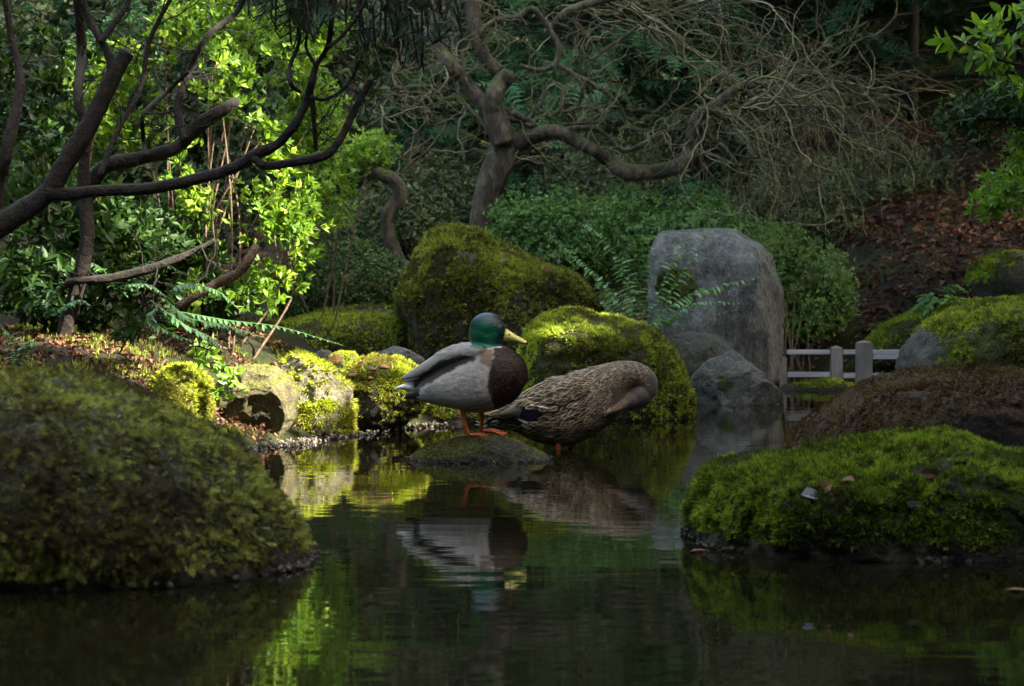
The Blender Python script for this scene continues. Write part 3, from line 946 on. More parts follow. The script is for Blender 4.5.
# far wood closing the view
r = rng(400)
n_ = 26000
x = r.uniform(-16, 16, n_); y = 27 + r.uniform(0, 4, n_) - .04 * x ** 2
z = terrain(x, y) + r.uniform(0, 8.5, n_)
C = np.stack([x, y, z], -1)
g = Geo()
whorls(g, r, C, np.stack([r.normal(0, .5, n_), -np.ones(n_), r.uniform(-.2, .9, n_)], -1), .42, 3, SMALL, tmean=np.clip(.4 + .8 * fbm(C * .7, 3, 3), 0, 1))
tag(g.build('woodland', LM['dull'], smooth_=False), 'dense dark woodland filling the far background', 'woods', kind='stuff')

# undergrowth between the maple and the conifers
und = [('dull green undergrowth bush behind the slender leaning maple', (395, 225, 16.5, 60, 45, .7)), ('olive undergrowth bush between the two maple trunks', (445, 205, 17.5, 60, 50, .8)),
       ('dark undergrowth bush under the drooping maple twigs', (790, 215, 16.5, 70, 60, .8)), ('dull green undergrowth bush behind the wide azalea', (610, 190, 17, 80, 55, .8)),
       ('dark bush at the foot of the right hand conifers', (880, 190, 17.5, 80, 50, .8))]
for i, (lb, b) in enumerate(und):
    shrub('undergrowth_bush', lb, 'bush', [px_blob(*b), px_blob(b[0] - 40, b[1] + 20, b[2] - .3, b[3] * .6, b[4] * .6, .4)], 1800, .06, 5, SMALL, LM['dull'], P(b[0], b[1] + 60, b[2]), 420 + i, 12, 'undergrowth bushes below the conifers', .6, .6, .35)

# ------------------------------------------------------------------ thicket on the left
TH = [
 ('sunlit glossy leaved rhododendron leaning over the left bank, brightest of the thicket', 'rhodo',
  [(255, 225, 8.9, 62, 75, .45), (225, 160, 9.1, 60, 60, .45), (285, 215, 8.8, 38, 45, .3), (235, 290, 8.5, 45, 30, .3), (205, 90, 9.3, 60, 60, .4)], 3000, .047, (215, 345), 8.9, .48),
 ('tall leafy rhododendron at the top of the thicket behind the dark branches', 'rhodo',
  [(190, 40, 9.8, 85, 60, .5), (260, 60, 10.0, 65, 60, .5), (130, 100, 9.8, 65, 70, .5), (300, 120, 10.2, 45, 60, .4)], 2600, .048, (180, 345), 9.9, .5),
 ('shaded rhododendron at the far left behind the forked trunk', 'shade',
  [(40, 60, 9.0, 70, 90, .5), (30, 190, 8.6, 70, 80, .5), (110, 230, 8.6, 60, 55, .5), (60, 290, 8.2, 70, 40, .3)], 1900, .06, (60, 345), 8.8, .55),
 ('small leaved bush with light green sprays left of the slender maple', 'fresh',
  [(328, 180, 11.0, 34, 52, .3), (318, 120, 11.2, 36, 50, .3), (372, 150, 11.0, 26, 22, .2), (300, 30, 11.4, 50, 40, .3)], 1500, .036, (325, 330), 11.0, .6),
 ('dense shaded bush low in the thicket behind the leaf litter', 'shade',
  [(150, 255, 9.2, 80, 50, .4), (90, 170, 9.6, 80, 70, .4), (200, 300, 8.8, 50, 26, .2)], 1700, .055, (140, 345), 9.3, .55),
]
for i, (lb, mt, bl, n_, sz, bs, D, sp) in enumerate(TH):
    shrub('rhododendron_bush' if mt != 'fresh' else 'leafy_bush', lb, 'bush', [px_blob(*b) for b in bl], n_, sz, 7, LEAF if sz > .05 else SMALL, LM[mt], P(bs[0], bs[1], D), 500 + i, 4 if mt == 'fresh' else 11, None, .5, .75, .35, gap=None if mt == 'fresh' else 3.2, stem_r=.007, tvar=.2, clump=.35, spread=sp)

# hedge mass behind the thicket so no gap opens to the far wood
shrub('hedge', 'dark hedge seen through the gaps of the left thicket', 'hedge', [px_blob(x_, y_, 12.5, 90, 90, .5) for x_, y_ in ((-20, 40), (80, 120), (180, 60), (60, 230), (180, 200), (280, 110), (290, 10), (-60, 160))], 5200, .07, 5, LEAF, LM['dull'], P(120, 330, 12.5), 520, 10, None, .5, .5, .3)

# near tree with the long bare branch, all at about 6 m
root = empty('pine_tree', P(-40, 330, 6.2), 'dark near tree with a forked trunk and long crooked branch reaching in from the left', 'tree')
g = Geo()
pxpath(g, [(-110, 330, 34), (-60, 262, 28), (0, 226, 24), (27, 208, 22), (50, 190, 20), (66, 163, 19), (90, 124, 19), (107, 88, 18), (118, 66, 17), (127, 52, 15)], 6.1, 50, .0, 14, 60, .16)
pxpath(g, [(112, 80, 12), (110, 57, 9), (97, 34, 8), (88, 16, 8), (78, -10, 8)], 6.1, 51, .01, 10, 24, .15)
g.build('trunk', BARK['near'], root)
nb = [
    [(46, 194, 16), (70, 194, 13), (100, 191, 12), (151, 188, 12), (201, 178, 12), (235, 167, 12), (256, 154, 12), (278, 144, 10), (295, 124, 9), (306, 102, 9), (312, 82, 8), (316, 66, 6), (328, 45, 5), (333, 10, 5), (338, -20, 4)],
    [(252, 157, 10), (266, 166, 9), (285, 164, 9), (302, 161, 9), (328, 154, 9), (343, 134, 8), (352, 116, 7), (360, 100, 7), (371, 80, 6)],
    [(100, 42, 7), (112, 26, 7), (126, 5, 6), (132, -15, 6)],
    [(300, 92, 4), (291, 84, 5), (290, 66, 4), (299, 42, 4), (296, 20, 4), (284, 0, 3)],
    [(312, 96, 6), (314, 120, 5), (316, 150, 4)],
    [(312, 98, 4), (325, 99, 4), (340, 92, 4), (352, 78, 3), (360, 60, 3)],
    [(316, 66, 4), (306, 46, 3), (310, 20, 3), (306, -10, 3)],
    [(327, 48, 4), (342, 36, 4), (358, 16, 3), (372, -10, 3)],
]
for i, L in enumerate(nb):
    g = Geo(); c_ = pxpath(g, L, 6.1, 52 + i, .02, 10, len(L) * 7, .26)
    rr_ = rng(190 + i)
    for k in range(3 if i < 2 else 6):
        j = rr_.integers(len(c_) // 2, len(c_))
        twigs_from(g, rr_, c_[j, :3], rr_.normal(0, 1, 3) * [1, .6, 1] + [.2, 0, .5], rr_.uniform(.06, .2), .002, 1, .3, -.03, .02)
    g.build('branch', BARK['near'], root)
r = rng(61)
g = Geo()
cl_ = []
for k in range(120):
    if k < 90: px, py = r.uniform(285, 455), r.uniform(-30, 52) - 0
    else: px, py = r.uniform(270, 330), r.uniform(-20, 30)
    if py > 8 + 44 * math.exp(-((px - 415) / 55) ** 2) + 18 * math.exp(-((px - 300) / 30) ** 2): continue
    cl_.append(P(px, py, 6.1 + r.normal(0, .12)))
cl_ = np.array(cl_)
gb = Geo()
for c in cl_:
    n_ = 60
    d0 = nrm(np.array([r.normal(.3, .6), r.normal(0, .5), r.uniform(.1, 1.0)]))
    d = d0 + r.normal(0, .55, (n_, 3))
    O = c - d0 * r.uniform(0, .05, n_)[:, None]
    scatter(g, NEEDLE[0] * [1, 1.6, 1], NEEDLE[1], O, frames(d), r.uniform(.04, .075, n_), np.clip(r.normal(.5, .25, n_), 0, 1))
    q = catmull([c + [0, 0, 0], c - d0 * .08 + r.normal(0, .01, 3), c - d0 * .05 + [-.03, 0, .14]], 6)
    tube(gb, q, np.linspace(.002, .004, 6), 4, cap=False)
g.build('needles', LM['pine'], root, smooth_=False)['kind'] = 'stuff'
gb.build('twigs', BARK['near'], root)['kind'] = 'stuff'

root = empty('thicket_tree', P(90, 340, 7.2), 'dark crooked multi stemmed tree inside the left thicket, with a mossy broken limb', 'tree')
sets = [
    [(60, 345, 20), (86, 250, 18), (84, 178, 16), (86, 130, 14), (78, 95, 13), (82, 50, 12), (78, 0, 12), (80, -30, 12)],
    [(-20, 345, 24), (-5, 200, 20), (7, 151, 16), (20, 84, 13), (12, 40, 9), (2, -20, 8)],
    [(80, 215, 18), (101, 170, 17), (141, 158, 15), (165, 152, 15), (181, 144, 16), (195, 128, 16), (218, 113, 15), (236, 101, 12)],
    [(186, 140, 10), (180, 120, 9), (178, 105, 9), (188, 74, 9), (208, 36, 8), (236, 13, 7), (250, -15, 6)],
    [(146, 156, 7), (144, 140, 6), (144, 114, 6), (168, 91, 6), (188, 72, 5)],
    [(60, 288, 10), (77, 281, 10), (117, 277, 12), (158, 266, 11), (191, 252, 8), (215, 240, 5)],
    [(100, 175, 8), (118, 130, 7), (140, 90, 6), (150, 40, 6), (175, -10, 5)],
]
for i, L in enumerate(sets):
    L = [(q[0], q[1], q[2] * (.78 if i != 2 else .9)) for q in L]
    g = Geo(); c_ = pxpath(g, L, 7.6, 80 + i, .05, 10, len(L) * 8, .3)
    rr_ = rng(180 + i)
    for k in range(9):
        j = rr_.integers(len(c_) // 4, len(c_))
        twigs_from(g, rr_, c_[j, :3], rr_.normal(0, 1, 3) * [1, .6, 1] + [.2, 0, .3], rr_.uniform(.12, .4), .0035, 1, .3, -.02, .03)
    g.build('trunk' if i < 2 else 'branch', BARK['near'], root)
g = Geo()
pxpath(g, [(178, 306, 8), (200, 294, 9), (216, 284, 10), (238, 273, 10), (250, 258, 10), (256, 246, 8)], 8.2, 95, .02, 10, 40, .12)
tag(g.build('broken_stem', BARK['stem'], ), 'short sawn off brown stem lit by the sun on the left bank', 'branch')

# dead leaf litter
def litter(name, label, x0, x1, y0, y1, n, size, seed, maxz=None, cond=None):
    r = rng(seed)
    x = r.uniform(x0, x1, n); y = r.uniform(y0, y1, n)
    z = terrain(x, y)
    keep = z > .02
    if cond is not None: keep &= cond(x, y, z)
    x, y, z = x[keep], y[keep], z[keep]
    C = np.stack([x, y, z + r.uniform(.003, .035, len(x)) * r.random(len(x))], -1)
    d = r.normal(0, 1, C.shape) * [1, 1, .45]
    g = Geo()
    scatter(g, *leaf_tpl(.6, .7, .35), C, frames(d, None, r, .6), r.uniform(.6, 1.3, len(x)) * size, np.clip(r.normal(.45, .25, len(x)), 0, 1))
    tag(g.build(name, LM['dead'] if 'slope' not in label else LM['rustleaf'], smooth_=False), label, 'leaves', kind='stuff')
litter('leaf_litter', 'brown curled dead leaves covering the left bank under the thicket', -3.2, -.55, 7.0, 9.6, 17000, .026, 600, cond=lambda x, y, z: fbm(np.stack([x, y, z], -1) * 3.2, 4, 3) > -.2)
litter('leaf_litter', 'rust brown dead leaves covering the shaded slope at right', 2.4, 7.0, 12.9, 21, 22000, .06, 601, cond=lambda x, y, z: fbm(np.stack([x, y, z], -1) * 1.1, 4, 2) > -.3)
litter('leaf_litter', 'thin brown leaf litter on the ground behind the boulders', -3, 2.4, 12.3, 20, 5000, .06, 602)

def on_rock(key, px, py):
    V, F, N, ob = ROCKS[key]
    t = _bvh.setdefault(key, BVHTree.FromPolygons([Vector(v) for v in V], [tuple(int(q) for q in f) for f in F]))
    d = Vector(P(px, py, 1.0) - np.array([0, 0, H]))
    h = t.ray_cast(Vector((0, 0, H)), d.normalized())
    return h[0], h[1]
_bvh = {}
r = rng(610)
def drop_leaves(name, key, spots, size, label, cat='leaf', group=None, mat=None, tnt=None):
    for i, (px, py) in enumerate(spots):
        h, nn = on_rock(key, px, py)
        if h is None: continue
        g = Geo()
        C = np.array([h[:]]) + np.array([nn[:]]) * .014
        d = np.array([[r.normal(), r.normal() * .5, r.normal() * .12]])
        scatter(g, *leaf_tpl(.62, .5, .3), C, frames(d, np.array([nn[:]]), r, .3), [size * r.uniform(.8, 1.2)], np.array([r.uniform(.3, .9) if tnt is None else tnt]))
        tag(g.build(name, mat or LM['dead'], smooth_=False), label[i] if isinstance(label, list) else label, cat, group)
PALE = leafmat('pale_wet_leaf', (.12, .12, .13), (.22, .22, .25), (.32, .32, .36), .1, .3, .6)
drop_leaves('fallen_leaf', 'right', [(800, 500)], .062, 'pale wet leaf lying on the green mound, leftmost of its leaves', mat=PALE, tnt=.35)
drop_leaves('fallen_leaf', 'right', [(905, 497)], .035, 'small pale grey leaf on the green mound, right of the curled brown leaf', mat=PALE, tnt=.3)
drop_leaves('fallen_leaf', 'right', [(830, 487), (856, 487), (917, 476)], .045, ['dark brown leaf standing upright on the green mound', 'curled tan leaf in the middle of the green mound', 'dark curled leaf near the top of the green mound'])
drop_leaves('fallen_leaf', 'knob2', [(345, 358)], .09, 'orange brown leaf on the moss topped knob of the left bank', tnt=.6)
drop_leaves('fallen_leaf', 'bank3', [(365, 366), (372, 372), (380, 368), (358, 374), (368, 380)], .04, 'curled brown dead leaf on the golden moss cap beside the drake tail', group='dead leaves on the golden moss')
drop_leaves('fallen_leaf', 'central', [(505, 262), (540, 272), (520, 268)], .06, 'brown dead leaf on the right shoulder of the large peaked boulder', group='dead leaves on the peaked boulder')

# gravel along the left shore
r = rng(620)
g = Geo()
pv, pf = ico(1)
sh = np.array([(-1.06, 6.95), (-.88, 7.35), (-.78, 7.6), (-.66, 7.95), (-.5, 8.32), (-.3, 8.6)])
n_ = 650
u = r.uniform(0, len(sh) - 1.001, n_); i = u.astype(int); t = (u - i)[:, None]
C2 = sh[i] * (1 - t) + sh[i + 1] * t + r.normal(0, .05, (n_, 2))
sz = r.uniform(.003, .009, n_)
C = np.stack([C2[:, 0], C2[:, 1], r.uniform(-.002, .014, n_)], -1)
scatter(g, pv, pf, C, frames(r.normal(0, 1, (n_, 3)), None, r, 1), sz, r.random(n_), S3=sz[:, None] * r.uniform(.5, 1.3, (n_, 3)))
m, n, out = newmat('gravel_stone')
principled(n, out, ramp(n, [(0, (.025, .018, .012)), (.6, (.075, .055, .035)), (1, (.26, .22, .17))], attr(n, 'tint')), .7)
tag(g.build('gravel', m, smooth_=False), 'fine pale gravel along the left waterline', 'gravel', kind='stuff')
# ragged wet debris at the foot of the rocks
r = rng(621)
g = Geo()
for key, n_ in (('left', 900), ('right', 500), ('perch', 300), ('triangle', 120)):
    V, F, N, ob = ROCKS[key]
    k = np.where((np.abs(V[:, 2] - .008) < .012) & (N[:, 1] < .2))[0]
    if not len(k): continue
    k = r.choice(k, n_)
    C = V[k] + N[k] * .006 + r.normal(0, .004, (n_, 3)); C[:, 2] = r.uniform(-.001, .010, n_)
    kk = fbm(C * 9, 4, 3) > -.05; C = C[kk]; n_ = len(C)
    sz = r.uniform(.0012, .0048, n_) * (.6 if key == 'perch' else 1)
    scatter(g, pv, pf, C, frames(r.normal(0, 1, (n_, 3)), None, r, 1), sz, np.clip(r.normal(.12, .22, n_), 0, 1), S3=sz[:, None] * r.uniform(.4, 2.2, (n_, 3)))
tag(g.build('wet_grit', m, smooth_=False), 'grey wet grit and droplets at the waterline of the rocks', 'grit', kind='stuff')

r = rng(630)
x = r.uniform(1.2, 5.4, 26000); y = r.uniform(12.9, 19, 26000)
z = terrain(x, y)
k = (z > .03) & (fbm(np.stack([x, y, z], -1) * 1.3, 14, 3) > np.where(y < 14.6, -.05, .04))
x, y, z = x[k], y[k], z[k]
g = Geo()
C = np.stack([x, y, z], -1)
scatter(g, *TUFTS[0], C, frames(r.normal(0, .4, C.shape) + [0, -.3, 1]), r.uniform(.006, .014, len(C)), np.clip(.3 + fbm(C * 3, 5, 3) + r.normal(0, .2, len(C)), 0, 1))
tag(g.build('moss_cover', MOSS['green'], smooth_=False), 'bright moss and grass on the bank behind the wooden railing', 'moss', kind='stuff')
r = rng(631)
x = r.uniform(-3.2, .2, 26000); y = r.uniform(6.8, 12.5, 26000)
z = terrain(x, y)
k = (z > .03) & (fbm(np.stack([x, y, z], -1) * 2.2, 24, 3) > .02)
x, y, z = x[k], y[k], z[k]
g = Geo()
C = np.stack([x, y, z], -1)
scatter(g, *TUFTS[1], C, frames(r.normal(0, .4, C.shape) + [0, 0, 1]), r.uniform(.02, .045, len(C)), np.clip(.5 + fbm(C * 5, 5, 3) + r.normal(0, .2, len(C)), 0, 1))
tag(g.build('moss_cover', MOSS['dark'], smooth_=False), 'patches of golden moss among the leaf litter on the left bank', 'moss', kind='stuff')

# ------------------------------------------------------------------ ferns
def frond(L, pin, npin, r, curve=.6, w=.012):
    """one sword fern frond along +x in its own frame; returns verts, tris"""
    v, f = [], []
    t = np.linspace(0, 1, 16)
    def mid(s): return np.array([L * s * (1 - .12 * curve * s), 0, curve * L * (.55 * s - .9 * s * s)])
    mp = np.array([mid(s) for s in t])
    return mp
def fern(label, fronds, seed, mat=None, pin=.045, npin=34, loc=None, group=None, blue=0.5):
    """fronds: list of world polylines (base .. tip)"""
    r = rng(seed)
    root = empty('fern', fronds[0][0], label, 'fern', group)
    for pl in fronds:
        g = Geo()
        c = catmull(pl, npin * 2)
        Ltot = np.linalg.norm(np.diff(c, axis=0), axis=1).sum()
        tube(g, c, np.linspace(.0028, .0008, len(c)), 4, cap=False, tint=.25)
        tg = nrm(np.gradient(c, axis=0))
        for s in (1, -1):
            i = np.arange(3, len(c), 1 if npin < 22 else 2)
            u = i / len(c)
            side = nrm(np.cross(tg[i], [0, 0, 1.0] + r.normal(0, .25, (len(i), 3)))) * s
            d = side + tg[i] * .35 + r.normal(0, .07, (len(i), 3)) + [0, 0, -.25]
            ln = pin * np.minimum(1, (u * 5) ** .6) * (1 - u ** 2.2) * r.uniform(.85, 1.1, len(i)) + .004
            scatter(g, *LEAFN, c[i], frames(d, None, r, .15), ln, np.clip(blue + r.normal(0, .15, len(i)), 0, 1))
        g.build('frond', mat or LM['fern'], root, smooth_=False)
    return root
def fp(pts, D): return [P(x, y, D + (k * .0)) for k, (x, y) in enumerate(pts)]
b0 = (640, 330)
fern('large sword fern with arching fronds between the mossy boulders and the tall stone',
     [fp([(640, 335), (610, 290), (575, 255), (545, 235)], 10.7), fp([(640, 335), (625, 275), (600, 235), (578, 222)], 10.9),
      fp([(642, 335), (640, 290), (650, 240), (668, 205)], 10.6), fp([(645, 335), (660, 290), (680, 250), (695, 222)], 10.4), fp([(648, 335), (675, 285), (700, 245), (712, 218)], 10.8),
      fp([(645, 332), (665, 320), (700, 302), (752, 304)], 10.3), fp([(645, 330), (680, 300), (725, 284), (785, 272)], 10.2),
      fp([(636, 335), (600, 300), (560, 285), (530, 290)], 10.9), fp([(638, 335), (615, 305), (590, 270), (560, 248)], 11.1),
      fp([(640, 335), (632, 300), (622, 262), (640, 225)], 11.2)], 700, pin=.085, blue=.6)
fern('dark fern frond arching over the tan boulder at the left bank',
     [fp([(165, 300), (190, 318), (225, 325), (265, 338)], 7.2), fp([(180, 312), (225, 320), (280, 327), (342, 345)], 7.3), fp([(150, 300), (185, 325), (215, 340), (238, 362)], 7.1), fp([(160, 305), (150, 318), (175, 335), (215, 345)], 7.2), fp([(165, 300), (180, 285), (215, 290), (240, 310)], 7.3)], 701, pin=.045, npin=26, blue=.12)
fern('small fern standing in the dark hollow at the far left', [fp([(48, 318), (50, 300), (58, 285), (62, 270)], 6.8), fp([(46, 318), (40, 302), (30, 290), (24, 288)], 6.8), fp([(48, 318), (66, 305), (80, 300), (90, 305)], 6.8)], 702, pin=.035, npin=20, blue=.5)
fern('small pale leaved plant at the left edge above the feathery foreground boulder', [fp([(18, 375), (16, 350), (10, 335), (2, 328)], 6.2), fp([(18, 375), (22, 350), (30, 342), (36, 345)], 6.2)], 703, pin=.04, npin=14, blue=.7)
fern('fern growing on the shaded right hand slope', [fp([(945, 312), (930, 295), (920, 302), (908, 315)], 13.3), fp([(945, 312), (945, 290), (955, 285), (968, 292)], 13.3), fp([(945, 312), (935, 300), (925, 312), (920, 322)], 13.2), fp([(945, 312), (960, 300), (972, 305), (980, 316)], 13.2)], 704, pin=.09, npin=20, blue=.6)
fern('drooping fern under the dark thicket at left', [fp([(120, 300), (135, 270), (160, 262), (185, 275)], 8.0), fp([(120, 300), (105, 272), (85, 262), (70, 270)], 8.0), fp([(120, 300), (130, 285), (150, 285), (168, 298)], 7.8)], 705, pin=.05, npin=22, blue=.4)

# sprays hanging from the right
shrub('broadleaf_branch', 'branch of broad glossy leaves reaching in at the top right corner', 'branch', [px_blob(985, 55, 6.8, 42, 34, .15), px_blob(1030, 20, 6.9, 50, 50, .2), px_blob(1010, 90, 6.8, 24, 22, .15), px_blob(958, 50, 6.7, 18, 10, .06)], 120, .062, 5, LEAF, LM['fresh'], P(1150, -100, 7.0), 720, 0, None, -.2, .8, .3, front=False) if False else None
def spray(name, label, cat, path, blobs, n, size, nper, tpl, mat, D, seed, w=5):
    r = rng(seed)
    root = empty(name, P(path[0][0], path[0][1], D), label, cat)
    g = Geo()
    pxpath(g, [(x, y, w * (1 - .7 * k / len(path))) for k, (x, y) in enumerate(path)], D, seed, .01, 8, len(path) * 6, .1)
    C, N = blob_points(r, n, [px_blob(*b) for b in blobs], .9, seed, .3)
    whole = catmull([P(x, y, D) for x, y in path], 40)
    for c in C[:: max(1, n // 30)]:
        k = np.argmin(np.linalg.norm(whole - c, axis=1))
        q = catmull([whole[k], (whole[k] + c) / 2 + r.normal(0, .01, 3), c], 8)
        tube(g, q, np.linspace(.0025, .0012, 8), 4, cap=False)
    g.build('stem', BARK['near'], root)
    g = Geo()
    whorls(g, r, C, N * .6 + np.array([-.5, -.1, .2]) + r.normal(0, .4, C.shape), size, nper, tpl, tmean=np.clip(.5 + .5 * fbm(C * 8, seed, 2), 0, 1), tvar=.15)
    g.build('foliage', mat, root, smooth_=False)
spray('broadleaf_branch', 'spray of broad fresh green leaves hanging in at the top right corner', 'branch', [(1180, -60), (1100, 20), (1040, 62), (1000, 60), (965, 42)],
      [(990, 45, 6.8, 36, 30, .12), (1035, 20, 6.9, 40, 40, .2), (1015, 85, 6.8, 20, 20, .12), (955, 42, 6.7, 14, 8, .05)], 75, .055, 5, LEAF, LM['fresh'], 6.8, 721)
spray('azalea_branch', 'shaded azalea spray at the right edge below the broad leaves', 'branch', [(1160, 60), (1080, 110), (1020, 118), (960, 120)],
      [(970, 120, 9, 36, 34, .2), (1010, 100, 9, 30, 26, .2), (1030, 130, 9, 25, 25, .2)], 330, .045, 6, LEAFN, LM['shade'], 9.0, 722)
spray('azalea_branch', 'light green azalea spray at the right edge, lowest of the hanging sprays', 'branch', [(1160, 110), (1090, 160), (1030, 180), (985, 195)],
      [(1010, 188, 9, 32, 30, .2), (1030, 150, 9, 30, 22, .2), (990, 205, 9, 22, 14, .1)], 330, .042, 6, LEAFN, LM['fresh'], 9.0, 723)

spray('leafy_sprig', 'small sprig of light green leaves hanging beside the tan boulder', 'plant', [(178, 352), (195, 346), (212, 352), (224, 370), (230, 396)],
      [(205, 350, 7.35, 26, 12, .06), (228, 372, 7.35, 14, 14, .05), (218, 395, 7.35, 9, 10, .04), (240, 385, 7.3, 7, 6, .03)], 26, .045, 4, LEAF, LM['fresh'], 7.35, 724, 2)
spray('leafy_sprig', 'low seedling with dark glossy leaves above the leaf litter, left of the tan boulder', 'plant', [(120, 352), (128, 338), (140, 325), (150, 312)],
      [(135, 330, 7.3, 36, 14, .08), (170, 322, 7.4, 26, 12, .08)], 40, .045, 4, LEAF, LM['shade'], 7.35, 725, 2)
r = rng(640)
for px_f, py_f, sz_, lb in ((690, 553, .05, 'tan dead leaf floating at the left tip of the green foreground mound'), (1004, 592, .06, 'brown dead leaf floating near the right edge of the pond'), (604, 430, .03, 'small pale leaf floating below the head of the hen duck')):
    D_ = Dw(py_f)
    g = Geo()
    scatter(g, *leaf_tpl(.5, .25, .05), np.array([P(px_f, py_f, D_) + [0, 0, .004]]), frames(np.array([[1, r.normal(0, .4), .02]])), [sz_], np.array([.7]))
    tag(g.build('floating_leaf', LM['dead'], smooth_=False), lb, 'leaf')

# ------------------------------------------------------------------ wooden railings of the little bridge
m, n, out = newmat('weathered_wood')
c = ramp(n, [(.3, (.09, .078, .07)), (.6, (.18, .155, .14)), (.8, (.26, .235, .22))], noise(n, 18, 5, .6, (1, 1, .25)))
principled(n, out, c, .6, bump(n, noise(n, 60, 4, .6, (1, 1, .2)), .4, .003), .4)
WOOD = m
m, n, out = newmat('pale_rail_wood')
c = ramp(n, [(.3, (.24, .23, .235)), (.7, (.42, .41, .42))], noise(n, 22, 5, .6, (.2, 1, 1)))  # sky reflected on the wet rails is put into this pale colour
principled(n, out, c, .35, None, .5)
RAILM = m
def box(g, c, s, bev=.004):
    bm = bmesh.new()
    bmesh.ops.create_cube(bm, size=1)
    for v in bm.verts: v.co = Vector((v.co.x * s[0], v.co.y * s[1], v.co.z * s[2])) + Vector(c)
    bmesh.ops.bevel(bm, geom=bm.edges[:], offset=bev, segments=2, affect='EDGES')
    bmesh.ops.triangulate(bm, faces=bm.faces[:])
    bm.verts.index_update()
    g.add([v.co[:] for v in bm.verts], T=[[v.index for v in f.verts] for f in bm.faces])
    bm.free()
def railing(label, posts, rails, D):
    root = empty('wooden_railing', P(posts[0][0], posts[0][2], D), label, 'railing')
    for (x, y0, y1, w) in posts:
        a, b = P(x, y0, D), P(x, y1, D)
        ww = w / FPX * D
        g = Geo()
        box(g, (a + b) / 2, (ww, ww, a[2] - b[2]))
        # shallow pyramid cap
        t = a[2]
        h = ww * .5
        g.add([(a[0] - h, D - h, t), (a[0] + h, D - h, t), (a[0] + h, D + h, t), (a[0] - h, D + h, t), (a[0], D, t + ww * .2)], T=[(0, 1, 4), (1, 2, 4), (2, 3, 4), (3, 0, 4)])
        g.build('post', WOOD, root, smooth_=False)
    for (x0, x1, y, h) in rails:
        a, b = P(x0, y, D), P(x1, y, D)
        g = Geo()
        hh_ = h / FPX * D
        box(g, (a + b) / 2, (b[0] - a[0], .07, hh_), .003)
        g.build('rail', RAILM, root, smooth_=False)
railing('near wooden bridge railing with a square capped post', [(864, 343, 398, 15), (1010, 343, 398, 15)], [(872, 1002, 357, 4.5), (872, 1002, 376, 5)], 11.9)
railing('far wooden bridge railing with two slimmer posts, left of the capped post', [(783, 358, 390, 7), (836, 348, 386, 12), (935, 350, 386, 12)], [(787, 829.5, 352, 4.5), (842.5, 928, 352, 4.5), (942, 1030, 352, 4.5), (787, 829.5, 374.5, 5), (842.5, 928, 375.5, 5)], 12.9)

# ------------------------------------------------------------------ ducks
def loft(g, st, D, s, y0=0.0, sides=24, n=40):
    """st: list of (px,py,half height px,half width px); sections perpendicular to the path in the picture plane"""
    A = np.array(st, float)
    c = catmull(A, n)
    pts = np.stack([(c[:, 0] - 512) * s, np.full(n, D + y0), H - (c[:, 1] - HOR) * s], -1)
    if A.shape[1] > 4: pts[:, 1] += c[:, 4] * s
    t = nrm(np.gradient(pts, axis=0))
    side = np.array([0, 1.0, 0])
    up = nrm(np.cross(side, t)); sd = np.cross(t, up)
    ang = np.arange(sides) * 2 * math.pi / sides
    hh_ = np.maximum(c[:, 2], .3) * s; hw = np.maximum(c[:, 3], .3) * s
    V = pts[:, None] + up[:, None] * (np.sin(ang)[None, :, None] * hh_[:, None, None]) + sd[:, None] * (np.cos(ang)[None, :, None] * hw[:, None, None])
    V = V.reshape(-1, 3)
    i = np.arange(n - 1)[:, None] * sides; j = np.arange(sides)[None]; k = (j + 1) % sides
    Q = np.stack([i + j, i + k, i + k + sides, i + j + sides], -1).reshape(-1, 4)
    V = np.vstack([V, pts[0], pts[-1]])
    T = []
    for q in range(sides):
        T.append((n * sides, (q + 1) % sides, q)); T.append((n * sides + 1, (n - 1) * sides + q, (n - 1) * sides + (q + 1) % sides))
    g.add(V, T=T, Q=Q)

def ell(g, px, py, rx, ry, rz, D, s, yo=0.0, rot=0.0):
    V, F = ico(4)
    V = V * [rx * s, ry * s, rz * s]
    a = rot
    V = np.stack([V[:, 0] * math.cos(a) - V[:, 2] * math.sin(a), V[:, 1], V[:, 0] * math.sin(a) + V[:, 2] * math.cos(a)], -1)
    g.add(V + [(px - 512) * s, D + yo * s, H - (py - HOR) * s], T=F)

def remeshed(g, voxel, it=6):
    ob = g.build('tmp', [], None)
    md = ob.modifiers.new('r', 'REMESH'); md.mode = 'VOXEL'; md.voxel_size = voxel; md.use_smooth_shade = True
    ms = ob.modifiers.new('s', 'SMOOTH'); ms.iterations = it; ms.factor = .5
    dg = bpy.context.evaluated_depsgraph_get()
    ev = ob.evaluated_get(dg)
    me = ev.to_mesh()
    V = np.empty(len(me.vertices) * 3); me.vertices.foreach_get('co', V); V = V.reshape(-1, 3)
    me.calc_loop_triangles()
    F = np.empty(len(me.loop_triangles) * 3, int); me.loop_triangles.foreach_get('vertices', F); F = F.reshape(-1, 3)
    ev.to_mesh_clear()
    bpy.data.objects.remove(ob)
    return V, F

